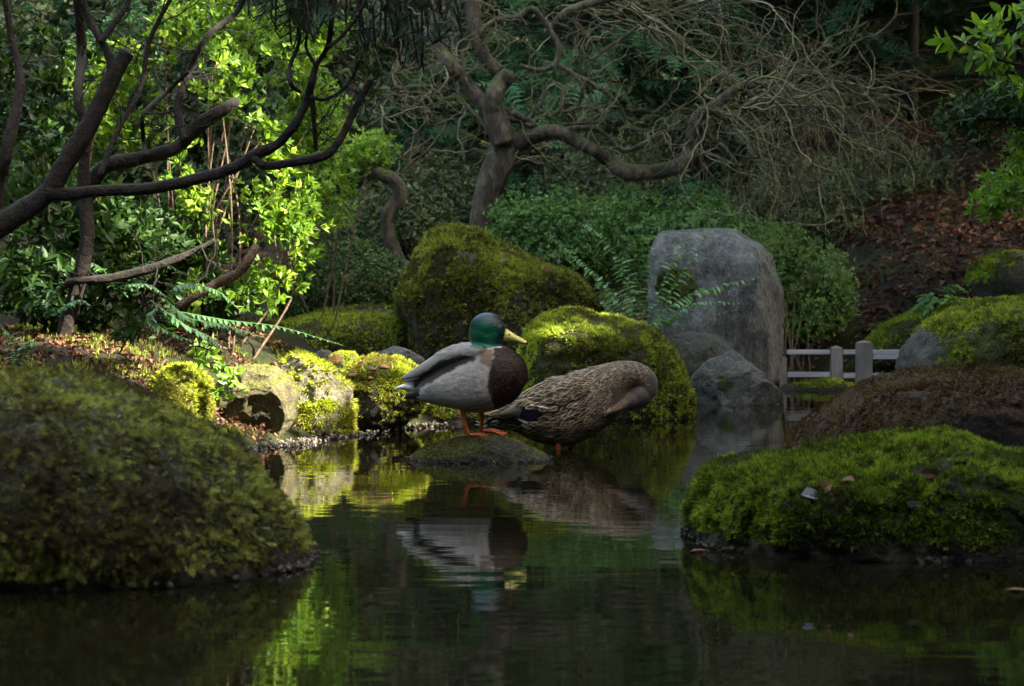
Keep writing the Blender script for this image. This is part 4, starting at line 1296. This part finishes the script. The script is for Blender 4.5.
def vcol_body(name, V, F, col, mats, mi, parent, extra=None):
    me = bpy.data.meshes.new(name)
    Vs, Fs, Cs, Ms = [V], [F], [col], [mi]
    n0 = len(V)
    for (v, f, c, m_) in (extra or []):
        Vs.append(v); Fs.append(np.asarray(f) + n0); Cs.append(np.broadcast_to(c, (len(v), 3))); Ms.append(np.full(len(f), m_)); n0 += len(v)
    V = np.concatenate(Vs); F = np.concatenate(Fs); C = np.concatenate(Cs); M_ = np.concatenate(Ms).astype(np.int32)
    me.vertices.add(len(V)); me.vertices.foreach_set('co', V.astype(np.float32).ravel())
    me.loops.add(len(F) * 3); me.loops.foreach_set('vertex_index', F.astype(np.int32).ravel())
    me.polygons.add(len(F)); me.polygons.foreach_set('loop_start', (np.arange(len(F)) * 3).astype(np.int32))
    me.polygons.foreach_set('material_index', M_)
    me.update(calc_edges=True)
    me.polygons.foreach_set('use_smooth', np.ones(len(F), bool))
    a = me.attributes.new('pigment', 'FLOAT_COLOR', 'POINT')
    a.data.foreach_set('color', np.hstack([C, np.ones((len(C), 1))]).astype(np.float32).ravel())
    for m_ in mats: me.materials.append(m_)
    ob = bpy.data.objects.new(name, me)
    COL.objects.link(ob)
    if parent:
        ob.parent = parent
        ob.matrix_parent_inverse = parent.matrix_world.inverted()
    return ob

def plumage(name, rough=.7, fine=.25, scale=260, st=(1, 1, 1), sheen=0.0, coat=0.0):
    m, n, out = newmat(name)
    a = n.nodes.new('ShaderNodeAttribute'); a.attribute_name = 'pigment'
    f = noise(n, scale, 3, .7, st)
    c = mixc(n, fine, a.outputs['Color'], ramp(n, [(.35, (.25, .25, .25)), (.65, (1.6, 1.6, 1.6))], f), 'MULTIPLY')
    b = principled(n, out, c, rough, bump(n, f, .35, .002), .35)
    b.inputs['Sheen Weight'].default_value = sheen
    b.inputs['Coat Weight'].default_value = coat
    return m
PL = plumage('soft_plumage', .75, .35, 240, (1, 1, 2.2), .15)
m, n, out = newmat('iridescent_head_plumage')
a = n.nodes.new('ShaderNodeAttribute'); a.attribute_name = 'pigment'
lw = n.nodes.new('ShaderNodeLayerWeight'); lw.inputs[0].default_value = .45
c = mixc(n, mth(n, 'MULTIPLY', lw.outputs['Facing'], .6), a.outputs['Color'], (.006, .02, .06))
b = principled(n, out, c, .36, bump(n, noise(n, 300, 3, .7), .6, .002), .4)
b.inputs['Metallic'].default_value = .2
HEADM = m
BILL = plumage('bill_horn', .35, .12, 120)
LEGM = plumage('orange_skin', .45, .4, 200)

def leg_geo(pts, toes, s, D, col):
    """thin leg and webbed foot"""
    g = Geo()
    A = np.array([[*P(x, y, D + d), w / 2 * s] for x, y, w, d in pts])
    c = catmull(A, 16)
    tube(g, c[:, :3], c[:, 3], 10)
    ank = A[-1, :3]
    tips = [P(x, y, D + d) for x, y, d in toes]
    for tpp in tips:
        q = catmull([ank, (ank + tpp) / 2 + [0, 0, .006], tpp], 8)
        tube(g, q, np.linspace(.0038, .0020, 8), 7)
    for a_, b_ in zip(tips[:-1], tips[1:]):
        m1 = (a_ + b_) / 2 * .88 + ank * .12
        top = [ank + [0, 0, .003], a_ + [0, 0, .003], m1 + [0, 0, .002], b_ + [0, 0, .003]]
        bot = [q - np.array([0, 0, .005]) for q in top]
        g.add(top + bot, T=[(0, 1, 2), (0, 2, 3), (4, 6, 5), (4, 7, 6), (1, 5, 6), (1, 6, 2), (2, 6, 7), (2, 7, 3)])
    V = np.concatenate(g.V)
    T = np.concatenate(g.T); Q = np.concatenate(g.Q)
    F = np.vstack([T, Q[:, [0, 1, 2]], Q[:, [0, 2, 3]]])
    return V, F, col

# feathers
def feather_tpl(w=.42, edge=.26):
    """feather along +x: dark centre (material 0) and pale rim (material 1)"""
    t = np.linspace(0, 1, 7)
    prof = lambda x: w * np.sin(np.clip(x, 0, 1) ** .75 * math.pi * .86 + .22) * np.where(x > .93, .55, 1)
    outer = [(x, prof(x)) for x in t] 
    ring_o = [(x, yv) for x, yv in outer] + [(1.05, 0)] + [(x, -yv) for x, yv in outer[::-1]]
    ring_i = [(x * (1 - edge * .32) , yv * (1 - edge * 1.25)) for x, yv in outer] + [(1.05 * (1 - edge * .5), 0)] + [(x * (1 - edge * .32), -yv * (1 - edge * 1.25)) for x, yv in outer[::-1]]
    z = lambda x, y: -.35 * y * y + .10 * x - .16 * x * x
    vo = [(x, y, z(x, y)) for x, y in ring_o]; vi = [(x, y, z(x, y)) for x, y in ring_i]
    k = len(vo)
    v = np.array(vo + vi)
    rim, mid = [], []
    for i in range(k - 1):
        rim += [(i, i + 1, k + i + 1), (i, k + i + 1, k + i)]
    for i in range(k // 2):
        a_, b_, c_, d_ = k + i, k + i + 1, k + (k - 2 - i), k + (k - 1 - i)
        mid += [(a_, b_, c_), (a_, c_, d_)]
    return v, np.array(rim), np.array(mid)
FT = feather_tpl(.34, .32)
def feather_scatter(g, O, M, L, t, tpl=FT, wv=None):
    v, rim, mid = tpl
    N, k = len(O), len(v)
    sc_ = np.stack([L, L * (1 if wv is None else wv), L], -1)
    VV = np.einsum('nkj,nji->nki', v[None] * sc_[:, None, :], M) + O[:, None]
    off = (np.arange(N) * k)[:, None, None]
    nb = g.n
    g.add(VV.reshape(-1, 3), T=(rim[None] + off).reshape(-1, 3), tint=np.repeat(t, k), m=1)
    g.T.append((mid[None] + off).reshape(-1, 3) + nb); g.TM.append(np.zeros(N * len(mid), int))

def poisson(r, Pp, rad):
    """greedy thinning on a grid"""
    keep = []
    cell = {}
    for i in range(len(Pp)):
        rr_ = rad[i]
        q = tuple((Pp[i] / .02).astype(int))
        ok = True
        for a_ in (-1, 0, 1):
            for b_ in (-1, 0, 1):
                for c_ in (-1, 0, 1):
                    for j in cell.get((q[0] + a_, q[1] + b_, q[2] + c_), ()):
                        if np.sum((Pp[i] - Pp[j]) ** 2) < rr_ * rr_: ok = False; break
                    if not ok: break
                if not ok: break
            if not ok: break
        if ok:
            keep.append(i); cell.setdefault(q, []).append(i)
    return np.array(keep)

# drake
DD, DS = 6.8, 6.8 / FPX
g = Geo()
loft(g, [(405, 383, 3, 5), (418, 382, 10, 12), (435, 380, 20, 19), (455, 378, 31, 25), (475, 377, 36, 28), (492, 376, 34.5, 28), (507, 375, 29, 25), (519, 374, 20, 18), (526, 374, 9, 8), (528, 374, 2, 2)], DD, DS, n=60, sides=36)
loft(g, [(414, 392, 3, 4), (422, 392, 9, 8), (440, 389, 17, 14), (460, 386, 23, 16), (478, 381, 25, 16), (490, 376, 20, 12), (494, 373, 8, 6)], DD, DS, y0=-15 * DS, n=40)
loft(g, [(414, 392, 3, 4), (422, 392, 9, 8), (440, 389, 17, 14), (460, 386, 23, 16), (478, 381, 25, 16), (490, 376, 20, 12), (494, 373, 8, 6)], DD, DS, y0=15 * DS, n=40)
for sg in (-1, 1):   # folded wings
    loft(g, [(402, 378, 1.5, 2), (412, 374.5, 4, 3), (430, 366, 7, 6), (448, 357, 9, 9), (466, 352, 9, 10), (480, 352, 8, 8), (488, 354, 3, 3)], DD, DS, y0=sg * 15 * DS, n=40)
loft(g, [(396, 388, 1.2, 5), (404, 387, 3, 7), (414, 387, 6, 9), (424, 386, 9, 10)], DD, DS, n=24)      # tail
loft(g, [(404, 399, 1, 3), (409, 396, 3, 6), (418, 394, 6, 9), (428, 392, 8, 10)], DD, DS, n=20)       # under tail
loft(g, [(488, 366, 20, 20), (489, 354, 16, 16), (488.5, 346, 13, 13), (487.5, 336, 14.5, 13.5)], DD, DS, n=24)
ell(g, 487, 328.5, 17.5, 13.5, 16, DD, DS)
ell(g, 493, 330, 13, 12, 12.5, DD, DS)
ell(g, 483.5, 334, 15, 13, 14.5, DD, DS)
ell(g, 489, 334, 15, 13, 13.5, DD, DS)
loft(g, [(500, 333.5, 8, 7), (505, 335, 6.2, 5.5), (511, 337, 4.6, 5.5), (518, 339.8, 3.4, 6), (525, 342.6, 2.3, 6), (528.5, 343.8, 1.3, 4)], DD, DS, n=24)
V, F = remeshed(g, .0026, 9)
px = V[:, 0] / DS + 512; py = (H - V[:, 2]) / DS + HOR; yy = (V[:, 1] - DD) / DS
nv = vnormals(V, F)
jit = 2.0 * fbm(V * [90, 90, 160], 3, 3)
px_, py_ = px + jit, py + jit
C = np.zeros((len(V), 3))
C[:] = (.27, .262, .25)                                                  # flank
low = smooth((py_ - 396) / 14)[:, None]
C = C * (1 - low) + np.array([.19, .15, .10]) * low  # shade of the belly painted in as a darker brown
fl_line = np.interp(px_, [405, 415, 438, 456, 471, 492], [392, 390, 378, 368, 361, 357])
wing = (py_ < fl_line) & (px_ < 494)
C[wing] = (.25, .235, .22)
dk_line = np.interp(px_, [400, 418, 433, 444, 468, 480], [382, 377, 365, 358.5, 354.5, 357])
dark = wing & (py_ > dk_line) & (px_ < 476)
C[dark] = (.016, .012, .010)
br = (px_ > 472) & (px_ < 493) & (py_ < 357 + (px_ - 472) * .55) & (py_ > 343 + (px_ - 472) * .3)
C[br & (px_ > 480)] = (.12, .08, .05)
edge = 491 + 3.5 * np.sin(py_ / 9.0)
breast = (px_ > edge) & (py > 340)
C[breast] = (np.array([.012, .0048, .004]) * (1 + 1.2 * np.clip(fbm(V * [260, 260, 200], 9, 2), -.5, 1))[:, None])[breast]
rump = (px_ < 421) & (py_ > np.interp(px_, [395, 408, 421], [391, 389, 388]))
C[rump] = (.008, .008, .008)
tailw = (px_ < 414) & (py_ > 382.5) & (py_ < 391.8)
C[tailw] = (.62, .62, .60)
hd = ((px - 487) ** 2 / 21 ** 2 + (py - 329) ** 2 / 19.2 ** 2 < 1)
hd |= (py < 346.5 + 2.2 * np.cos((px - 487) / 10)) & (px > 470) & (px < 503) & (py < 349.0 - (px - 487) * .12)
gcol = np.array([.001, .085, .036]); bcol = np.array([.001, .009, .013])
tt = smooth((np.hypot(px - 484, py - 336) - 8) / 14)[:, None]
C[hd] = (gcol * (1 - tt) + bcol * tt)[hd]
ring = (np.abs(py - (348.3 - (px - 487) * .12)) < .7) & (px > 472) & (px < 502)
C[ring & (px > 487)] = (.30, .30, .28)
hd[ring & (px > 487)] = False
Cs_ = C.copy()
for _ in range(3):
    acc = np.zeros_like(Cs_); cnt = np.zeros(len(Cs_))
    for a_, b_ in ((0, 1), (1, 2), (2, 0)):
        np.add.at(acc, F[:, a_], Cs_[F[:, b_]]); np.add.at(cnt, F[:, a_], 1)
    Cs_ = .4 * Cs_ + .6 * acc / np.maximum(cnt, 1)[:, None]
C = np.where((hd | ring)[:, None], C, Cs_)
bl = (px > 503.5 - (py - 335) * .22 + .5 * np.abs(yy) * .3) & (py > 326) & (py < 349) & (np.abs(yy) < 8) & (px > 502) & ((px > 506) | (py > 329)) & (py < 344.5 + (px - 503) * .2)
C[bl] = (.58, .50, .13)
C[bl & (px > 526.5)] = (.02, .02, .015)
C[bl & (np.hypot(px - 509.5, (py - 334.5) * 1.4) < 1.5)] = (.03, .03, .02)
fc = F[:, 0]
mi = np.where(bl[fc], 2, np.where(hd[fc], 1, 0))
root = empty('duck', P(478, 437, DD), 'mallard drake with green head and yellow bill standing on the small mossy rock', 'duck')
ORG = (.42, .075, .022)
e1 = leg_geo([(463, 406, 9, -.035), (464, 418, 4.4, -.035), (466, 427, 3.4, -.035), (469, 435, 3.6, -.035)], [(490, 439.5, -.075), (494, 437.5, -.045), (488, 435.5, -.01)], DS, DD, ORG)
e2 = leg_geo([(481, 404, 9, .03), (482, 416, 4.4, .03), (481.5, 424, 3.4, .03), (481.5, 431, 3.6, .03)], [(503, 435.5, .0), (507, 433.5, .03), (500, 431, .06)], DS, DD, ORG)
vcol_body('body', V, F, C, [PL, HEADM, BILL, LEGM], mi, root, [(e1[0], e1[1], ORG, 3), (e2[0], e2[1], ORG, 3)])
BVD = BVHTree.FromPolygons([Vector(v) for v in V], [tuple(int(q) for q in f) for f in F])
EYE = plain('dark_eye', (.004, .003, .003), (.008, .005, .004), 50, .08, .6)
def eye(px, py, DD, DS, bvh, root, rad):
    h = bvh.ray_cast(Vector(((px - 512) * DS, DD - 1, H - (py - HOR) * DS)), Vector((0, 1, 0)))
    if h[0] is None: return
    g = Geo(); v, f = ico(3); g.add(v * rad + np.array(h[0][:]) + [0, rad * .35, 0], T=f); g.build('eye', EYE, root)
eye(494.5, 325.5, DD, DS, BVD, root, .0042)

N = vnormals(V, F)
r = rng(880)
px = V[:, 0] / DS + 512; py = (H - V[:, 2]) / DS + HOR
def drake_feathers(sel, L0, L1, n_, mats, seed, th=.24, fl=(-1, .12), wv=.9):
    r = rng(seed)
    Pp, Nn = sample_surface(V, F, N, n_, r, sel.astype(float))
    L = r.uniform(L0, L1, len(Pp))
    k = poisson(r, Pp, np.minimum(L * th, .0195))
    Pp, Nn, L = Pp[k], Nn[k], L[k]
    d = np.array([fl[0], 0, -fl[1]]) + np.zeros(Pp.shape)
    d = nrm(d - (d * Nn).sum(1)[:, None] * Nn) + r.normal(0, .08, Pp.shape)
    d = nrm(d + Nn * .04)
    g = Geo()
    feather_scatter(g, Pp + Nn * .0006, frames(d, Nn, r, .05), L, np.clip(.5 + r.normal(0, .25, len(L)), 0, 1), wv=wv)
    return g.build('plumage', mats, root, smooth_=False)
CH0 = leafmat('chestnut_feather', (.007, .003, .0025), (.012, .005, .004), (.022, .009, .007), .05, .6, .3)
CH1 = leafmat('chestnut_feather_rim', (.010, .0045, .0035), (.018, .008, .006), (.07, .035, .026), .05, .6, .3)
GR0 = leafmat('grey_feather', (.20, .19, .18), (.25, .24, .225), (.29, .28, .265), .1, .7, .25)
GR1 = leafmat('grey_feather_rim', (.22, .21, .20), (.27, .26, .245), (.33, .32, .30), .1, .7, .25)
bs_ = (px > 496) & (py > 349) & (py < 402)
drake_feathers(bs_, .010, .016, 5000, [CH0, CH1], 881)
flk = (px > 424) & (px < 486) & (py > np.interp(px, [405, 415, 438, 456, 471, 492], [395, 394, 383, 374, 367, 364])) & (py < 398)
drake_feathers(flk, .016, .026, 3000, [GR0, GR1], 882, .3)
upw = (px > 440) & (px < 472) & (py < 352) & (py > 343)
drake_feathers(upw, .018, .028, 1500, [GR0, GR1], 883, .3, (-1, .5))

# hen
HD, HS = 7.28, 7.28 / FPX
g = Geo()
loft(g, [(490, 424, 2, 7), (503, 420.5, 8, 13), (520, 417, 17, 19), (540, 415, 28, 25), (560, 411.5, 34, 28), (578, 406, 33, 28), (594, 397, 31, 25), (608, 387, 25, 20), (620, 379, 18.5, 16), (631, 375.5, 14.5, 14), (640, 377, 12.5, 12.5), (646, 383, 12, 11.5), (646, 391, 10.5, 11), (640, 396, 6, 6)], HD, HS, n=90, sides=36)
for sg in (-1, 1):
    loft(g, [(496, 414, 2, 3), (515, 409, 8, 7), (538, 402, 14, 11), (560, 395, 16, 12), (580, 390, 13, 9), (592, 388, 5, 4)], HD, HS, y0=sg * 19 * HS, n=40)
ell(g, 638, 397, 14.5, 11.5, 12, HD, HS, yo=-3, rot=math.radians(38))
ell(g, 631, 401, 11.5, 10, 9.5, HD, HS, yo=-6, rot=math.radians(30))
loft(g, [(628, 403, 7, 6, -9), (621, 405.5, 5, 5, -13), (615, 408, 3.6, 5, -17), (609, 410.5, 2.6, 4.6, -20), (605, 412, 1.6, 3.6, -22)], HD, HS, n=24)
V, F = remeshed(g, .0028, 4)
px = V[:, 0] / HS + 512; py = (H - V[:, 2]) / HS + HOR; yy = (V[:, 1] - HD) / HS
C = np.zeros((len(V), 3)); C[:] = (.060, .044, .032)
C *= (1 + .35 * fbm(V * 160, 5, 3))[:, None]
headr = (px > 612) & (py > 384) & ((px - 633) * .62 + (398 - py) * .2 < 12) & (py > 386)
facecol = np.array([.13, .08, .048])
hm = smooth(1 - np.hypot((px - 622) / 12, (py - 398) / 9))[:, None]
C = C * (1 - hm) + facecol * hm
cap_ = (np.abs((py - 405) + (px - 634) * .55) < 2.0) & (px > 620) & (px < 646) & (py > 392)
C[cap_] = (.035, .026, .02)
C[(px > 626) & (py > 403) & (px < 655)] *= .55  # shadow under the tucked head painted into the plumage colour
bl = (px < 621) & (px > 602) & (py > 400) & (py < 416) & (np.abs(py - (405.5 + (621 - px) * .42)) < 5.2) & (yy < -9)
C = np.clip(C, .01, 1)
root = empty('duck', P(565, 448, HD), 'mottled brown mallard hen standing in the water, bending her neck to preen her breast', 'duck')
e1 = leg_geo([(556, 436, 8, -.04), (558, 444, 5.2, -.04), (559, 452, 4.6, -.04), (560, 462, 4.5, -.04)], [(580, 466, -.08), (584, 466, -.04), (578, 466, .0)], HS, HD, ORG)
e2 = leg_geo([(569, 438, 8, .04), (570, 445, 5.2, .04), (571, 451, 4.6, .04), (572, 461, 4.5, .04)], [(592, 465, .0), (596, 465, .04), (590, 465, .08)], HS, HD, ORG)
mi = np.zeros(len(F), int)
C[bl] = (.22, .09, .03)
C[bl & (py < 405.5 + (621 - px) * .42 - 1)] = (.07, .045, .03)
vcol_body('body', V, F, C, [PL, HEADM, BILL, LEGM], mi, root, [(e1[0], e1[1], ORG, 3), (e2[0], e2[1], ORG, 3)])
BVH_H = BVHTree.FromPolygons([Vector(v) for v in V], [tuple(int(q) for q in f) for f in F])
eye(632, 400.5, HD, HS, BVH_H, root, .0036)
N = vnormals(V, F)
r = rng(900)
wt = (py < 449) & (px < 650) & ~((px > 612) & (py > 385))
wt = wt.astype(float)
Pp, Nn = sample_surface(V, F, N, 16000, r, wt)
if (Nn * (Pp - np.array([0.18, HD, .15]))).sum(1).mean() < 0: Nn = -Nn
qx = Pp[:, 0] / HS + 512; qy = (H - Pp[:, 2]) / HS + HOR
Ls = np.interp(qx, [488, 520, 560, 585, 600, 615, 630, 650], [.050, .044, .036, .025, .017, .012, .009, .007])
Ls = Ls * np.where((qy > 425) & (qx > 530), .7, 1.0)
k = poisson(r, Pp, np.minimum(Ls * .26, .0195))
Pp, Nn, Ls, qx, qy = Pp[k], Nn[k], Ls[k], qx[k], qy[k]
spine = np.array([(628, 403), (642, 398), (648, 388), (638, 376), (618, 380), (595, 396), (560, 411), (520, 417), (470, 425)], float)
best = np.full(len(Pp), 1e9); flow = np.zeros((len(Pp), 2))
for a_, b_ in zip(spine[:-1], spine[1:]):
    ab = b_ - a_; q = np.stack([qx, qy], -1)
    t = np.clip(((q - a_) @ ab) / (ab @ ab), 0, 1)
    d = np.linalg.norm(q - a_ - t[:, None] * ab, axis=1)
    s_ = d < best
    best[s_] = d[s_]; flow[s_] = ab / np.linalg.norm(ab)
d3 = np.stack([flow[:, 0], 0 * qx, -flow[:, 1]], -1)
d3 = nrm(d3 - (d3 * Nn).sum(1)[:, None] * Nn) + r.normal(0, .09, Pp.shape)
d3 = nrm(d3 + Nn * .06)
g = Geo()
feather_scatter(g, Pp + Nn * (.0012), frames(d3, Nn, r, .12), Ls * r.uniform(.8, 1.3, len(Ls)), np.clip(.5 + r.normal(0, .3, len(Ls)), 0, 1), wv=np.where(qx < 530, .7, .8))
FB = leafmat('feather_centre', (.020, .014, .010), (.045, .031, .022), (.09, .066, .045), .1, .7, .25)
FR = leafmat('feather_rim', (.13, .095, .058), (.30, .22, .135), (.52, .42, .29), .15, .7, .25)
g.build('plumage', [FB, FR], root, smooth_=False)['kind'] = 'stuff'
# long wing feathers, blue wing bar
def proj(px, py, off=.006, bvh=BVH_H, s=HS, DD_=HD):
    h = bvh.ray_cast(Vector(((px - 512) * s, DD_ - 1, H - (py - HOR) * s)), Vector((0, 1, 0)))
    y = h[0].y if h[0] is not None else DD_ - .03
    return np.array([(px - 512) * s, y - off, H - (py - HOR) * s])
def patch(g, poly_top, poly_bot, off, bvh=BVH_H, s=HS, D_=HD, m=0, th=.003):
    n = 10
    a = catmull(np.array(poly_top, float), n); b = catmull(np.array(poly_bot, float), n)
    rows = 5
    Vf = []
    for k in range(rows):
        t = k / (rows - 1)
        for i in range(n):
            q = a[i] * (1 - t) + b[i] * t
            Vf.append(proj(q[0], q[1], off + .002 * math.sin(t * math.pi), bvh, s, D_))
    Vf = np.array(Vf); Vb = Vf + [0, th, 0]
    Q = []
    for k in range(rows - 1):
        for i in range(n - 1):
            a0 = k * n + i
            Q.append((a0, a0 + 1, a0 + n + 1, a0 + n))
    K = rows * n
    Q += [tuple(x + K for x in q[::-1]) for q in Q]
    for i in range(n - 1):
        Q.append((i, i + K, i + 1 + K, i + 1)); j = (rows - 1) * n + i; Q.append((j, j + 1, j + 1 + K, j + K))
    for k in range(rows - 1):
        a0 = k * n; Q.append((a0, a0 + n, a0 + n + K, a0 + K)); a0 = k * n + n - 1; Q.append((a0, a0 + K, a0 + n + K, a0 + n))
    g.add(Vf.tolist() + Vb.tolist(), Q=Q, m=m)
GREYB = plain('flight_feather', (.10, .08, .062), (.17, .14, .11), 60, .6, .3, (1, 1, 4))
BLUE = plain('blue_wing_bar', (.010, .010, .035), (.022, .020, .07), 60, .3, .5)
WHT = plain('white_feather_edge', (.50, .49, .47), (.65, .64, .62), 60, .6)
DKF = plain('dark_feather', (.03, .024, .02), (.06, .048, .038), 60, .6)
g = Geo()
patch(g, [(487, 418), (505, 406), (520, 401)], [(487, 421.5), (508, 417), (526, 420)], .010, m=0)
patch(g, [(486, 421), (505, 415), (524, 418)], [(487, 424.5), (508, 423), (528, 424)], .007, m=3)
patch(g, [(523, 403), (535, 405), (547, 407)], [(519, 417), (524, 419.5), (530, 421.5)], .013, m=1)
patch(g, [(520, 401.8), (534, 403.2), (548, 406)], [(521, 403), (535, 405), (547.5, 408)], .015, m=2)
patch(g, [(517, 416.5), (523, 419), (529, 421)], [(517, 418), (522, 421), (529, 423)], .015, m=2)
g.build('wing', [GREYB, BLUE, WHT, DKF], root, smooth_=True)
r = rng(905)
cov = np.array([(x_ + r.normal(0, 1.2), y_ + r.normal(0, 1)) for x_, y_ in [(526 + 3.1 * k, 400 + .9 * k) for k in range(9)] + [(530 + 3.0 * k, 423 - .2 * k) for k in range(7)] + [(552, 410), (550, 413), (547, 417), (544, 421), (555, 406)]])
Pc = np.array([proj(a_, b_, .013) for a_, b_ in cov])
dc = nrm(np.stack([-np.ones(len(cov)), -.12 * np.ones(len(cov)), np.where(cov[:, 1] > 412, -.10, -.28)], -1) + r.normal(0, .05, (len(cov), 3)))
g = Geo()
feather_scatter(g, Pc, frames(dc, np.tile([0, -1.0, .15], (len(cov), 1)), r, .08), r.uniform(.026, .036, len(cov)), np.clip(.5 + r.normal(0, .25, len(cov)), 0, 1), wv=.8)
g.build('wing_covert', [FB, FR], root, smooth_=False)

r = rng(1100)  # unseen ring of foliage, added to cut light from front and sides
n_ = 34000
a_ = r.uniform(0, 2 * math.pi, n_)
rad_ = r.uniform(0, 3, n_)
C = np.stack([np.cos(a_) * (8.3 + rad_), 4 + np.sin(a_) * (9.5 + rad_), 0 * a_], -1)
C = C[~((C[:, 1] > 0) & (np.abs(C[:, 0]) < C[:, 1] * .26 + 1.2)) & (C[:, 1] < 11)]
C[:, 2] = terrain(C[:, 0], C[:, 1]) * .5 + r.uniform(0, 1, len(C)) * np.where(C[:, 0] > 2, 6.3, 8.5)
g = Geo()
whorls(g, r, C, r.normal(0, 1, C.shape) + [0, 0, .5], .55, 3, SMALL, tmean=np.clip(.4 + .8 * fbm(C * .7, 3, 3), 0, 1))
tag(g.build('woodland', LM['dull'], smooth_=False), 'dense woodland round the near side of the pond, outside the view', 'woods', kind='stuff')

# ------------------------------------------------------------------ unseen trees added right of the view to shade the pond
S = np.array(SUN[:])
patches = [(-.85, 7.85, .85, .85, 0), (-.30, 8.5, .85, .6, 0), (-1.7, 9.1, .9, .7, .15), (-2.9, 9.7, 1.15, 1.0, .42), (-4.0, 10.4, .9, .9, .5), (-1.8, 7.7, .4, .4, .2), (-2.3, 8.3, .45, .4, .2), (.45, 9.2, .42, .42, .1), (1.95, 8.2, .42, .4, .1)]  # gaps left in the added crowns so sun reaches these spots
r = rng(1000)
n_ = 42000
tx = r.uniform(-6, 7, n_); ty = r.uniform(-1, 26, n_)
Tg = np.stack([tx, ty, np.full(n_, .35)], -1)
keep = np.ones(n_, bool)
for (cx, cy, ax, ay, lf) in patches:
    dd = ((tx - cx) / ax) ** 2 + ((ty - cy) / ay) ** 2
    keep &= (dd > (1 + .35 * vnoise(np.stack([tx * 3, ty * 3, 0 * tx], -1), 7))) | (r.random(n_) < lf * .35)
t_ = r.uniform(9, 12.5, n_)
C = Tg + S * t_[:, None]
keep &= C[:, 0] > 2.5
C = C[keep]
stems_ = np.array([(9.5, -1.0), (10.0, 5.5), (11.0, 12.0), (11.5, 19.0)])
own = np.argmin(np.linalg.norm(C[:, None, :2] - stems_[None], axis=2), axis=1)
for i, (sx, sy) in enumerate(stems_):
    z0 = terrain([sx], [sy])[0]
    root = empty('overhanging_tree', (sx, sy, z0), ['broad tree beside the camera, outside the view to the right', 'broad tree outside the view, right of the foreground mound', 'broad tree outside the view, right of the shaded slope', 'broad tree outside the view, farthest back on the right'][i], 'tree', 'broad trees outside the view that shade the pond')
    g = Geo()
    tube(g, catmull([(sx, sy, z0 - .2), (sx - .2, sy, z0 + 3), (sx - .8, sy + .2, 6.5), (sx - 1.5, sy, 9)], 20), np.linspace(.3, .1, 20), 10, lump=.1, seed=i)
    Cc = C[own == i]
    for k in range(10):
        e = Cc[r.integers(0, len(Cc))]
        tube(g, catmull([(sx - .6, sy, 5.5), ((sx + e[0]) / 2, (sy + e[1]) / 2, e[2] - .2), e], 10), np.linspace(.08, .02, 10), 5)
    g.build('trunk', BARK['conifer'], root)
    g = Geo()
    whorls(g, r, Cc, r.normal(0, 1, Cc.shape) + [0, 0, .6], .38, 3, LEAF, tmean=.5)
    g.build('crown', LM['dull'], root, smooth_=False)
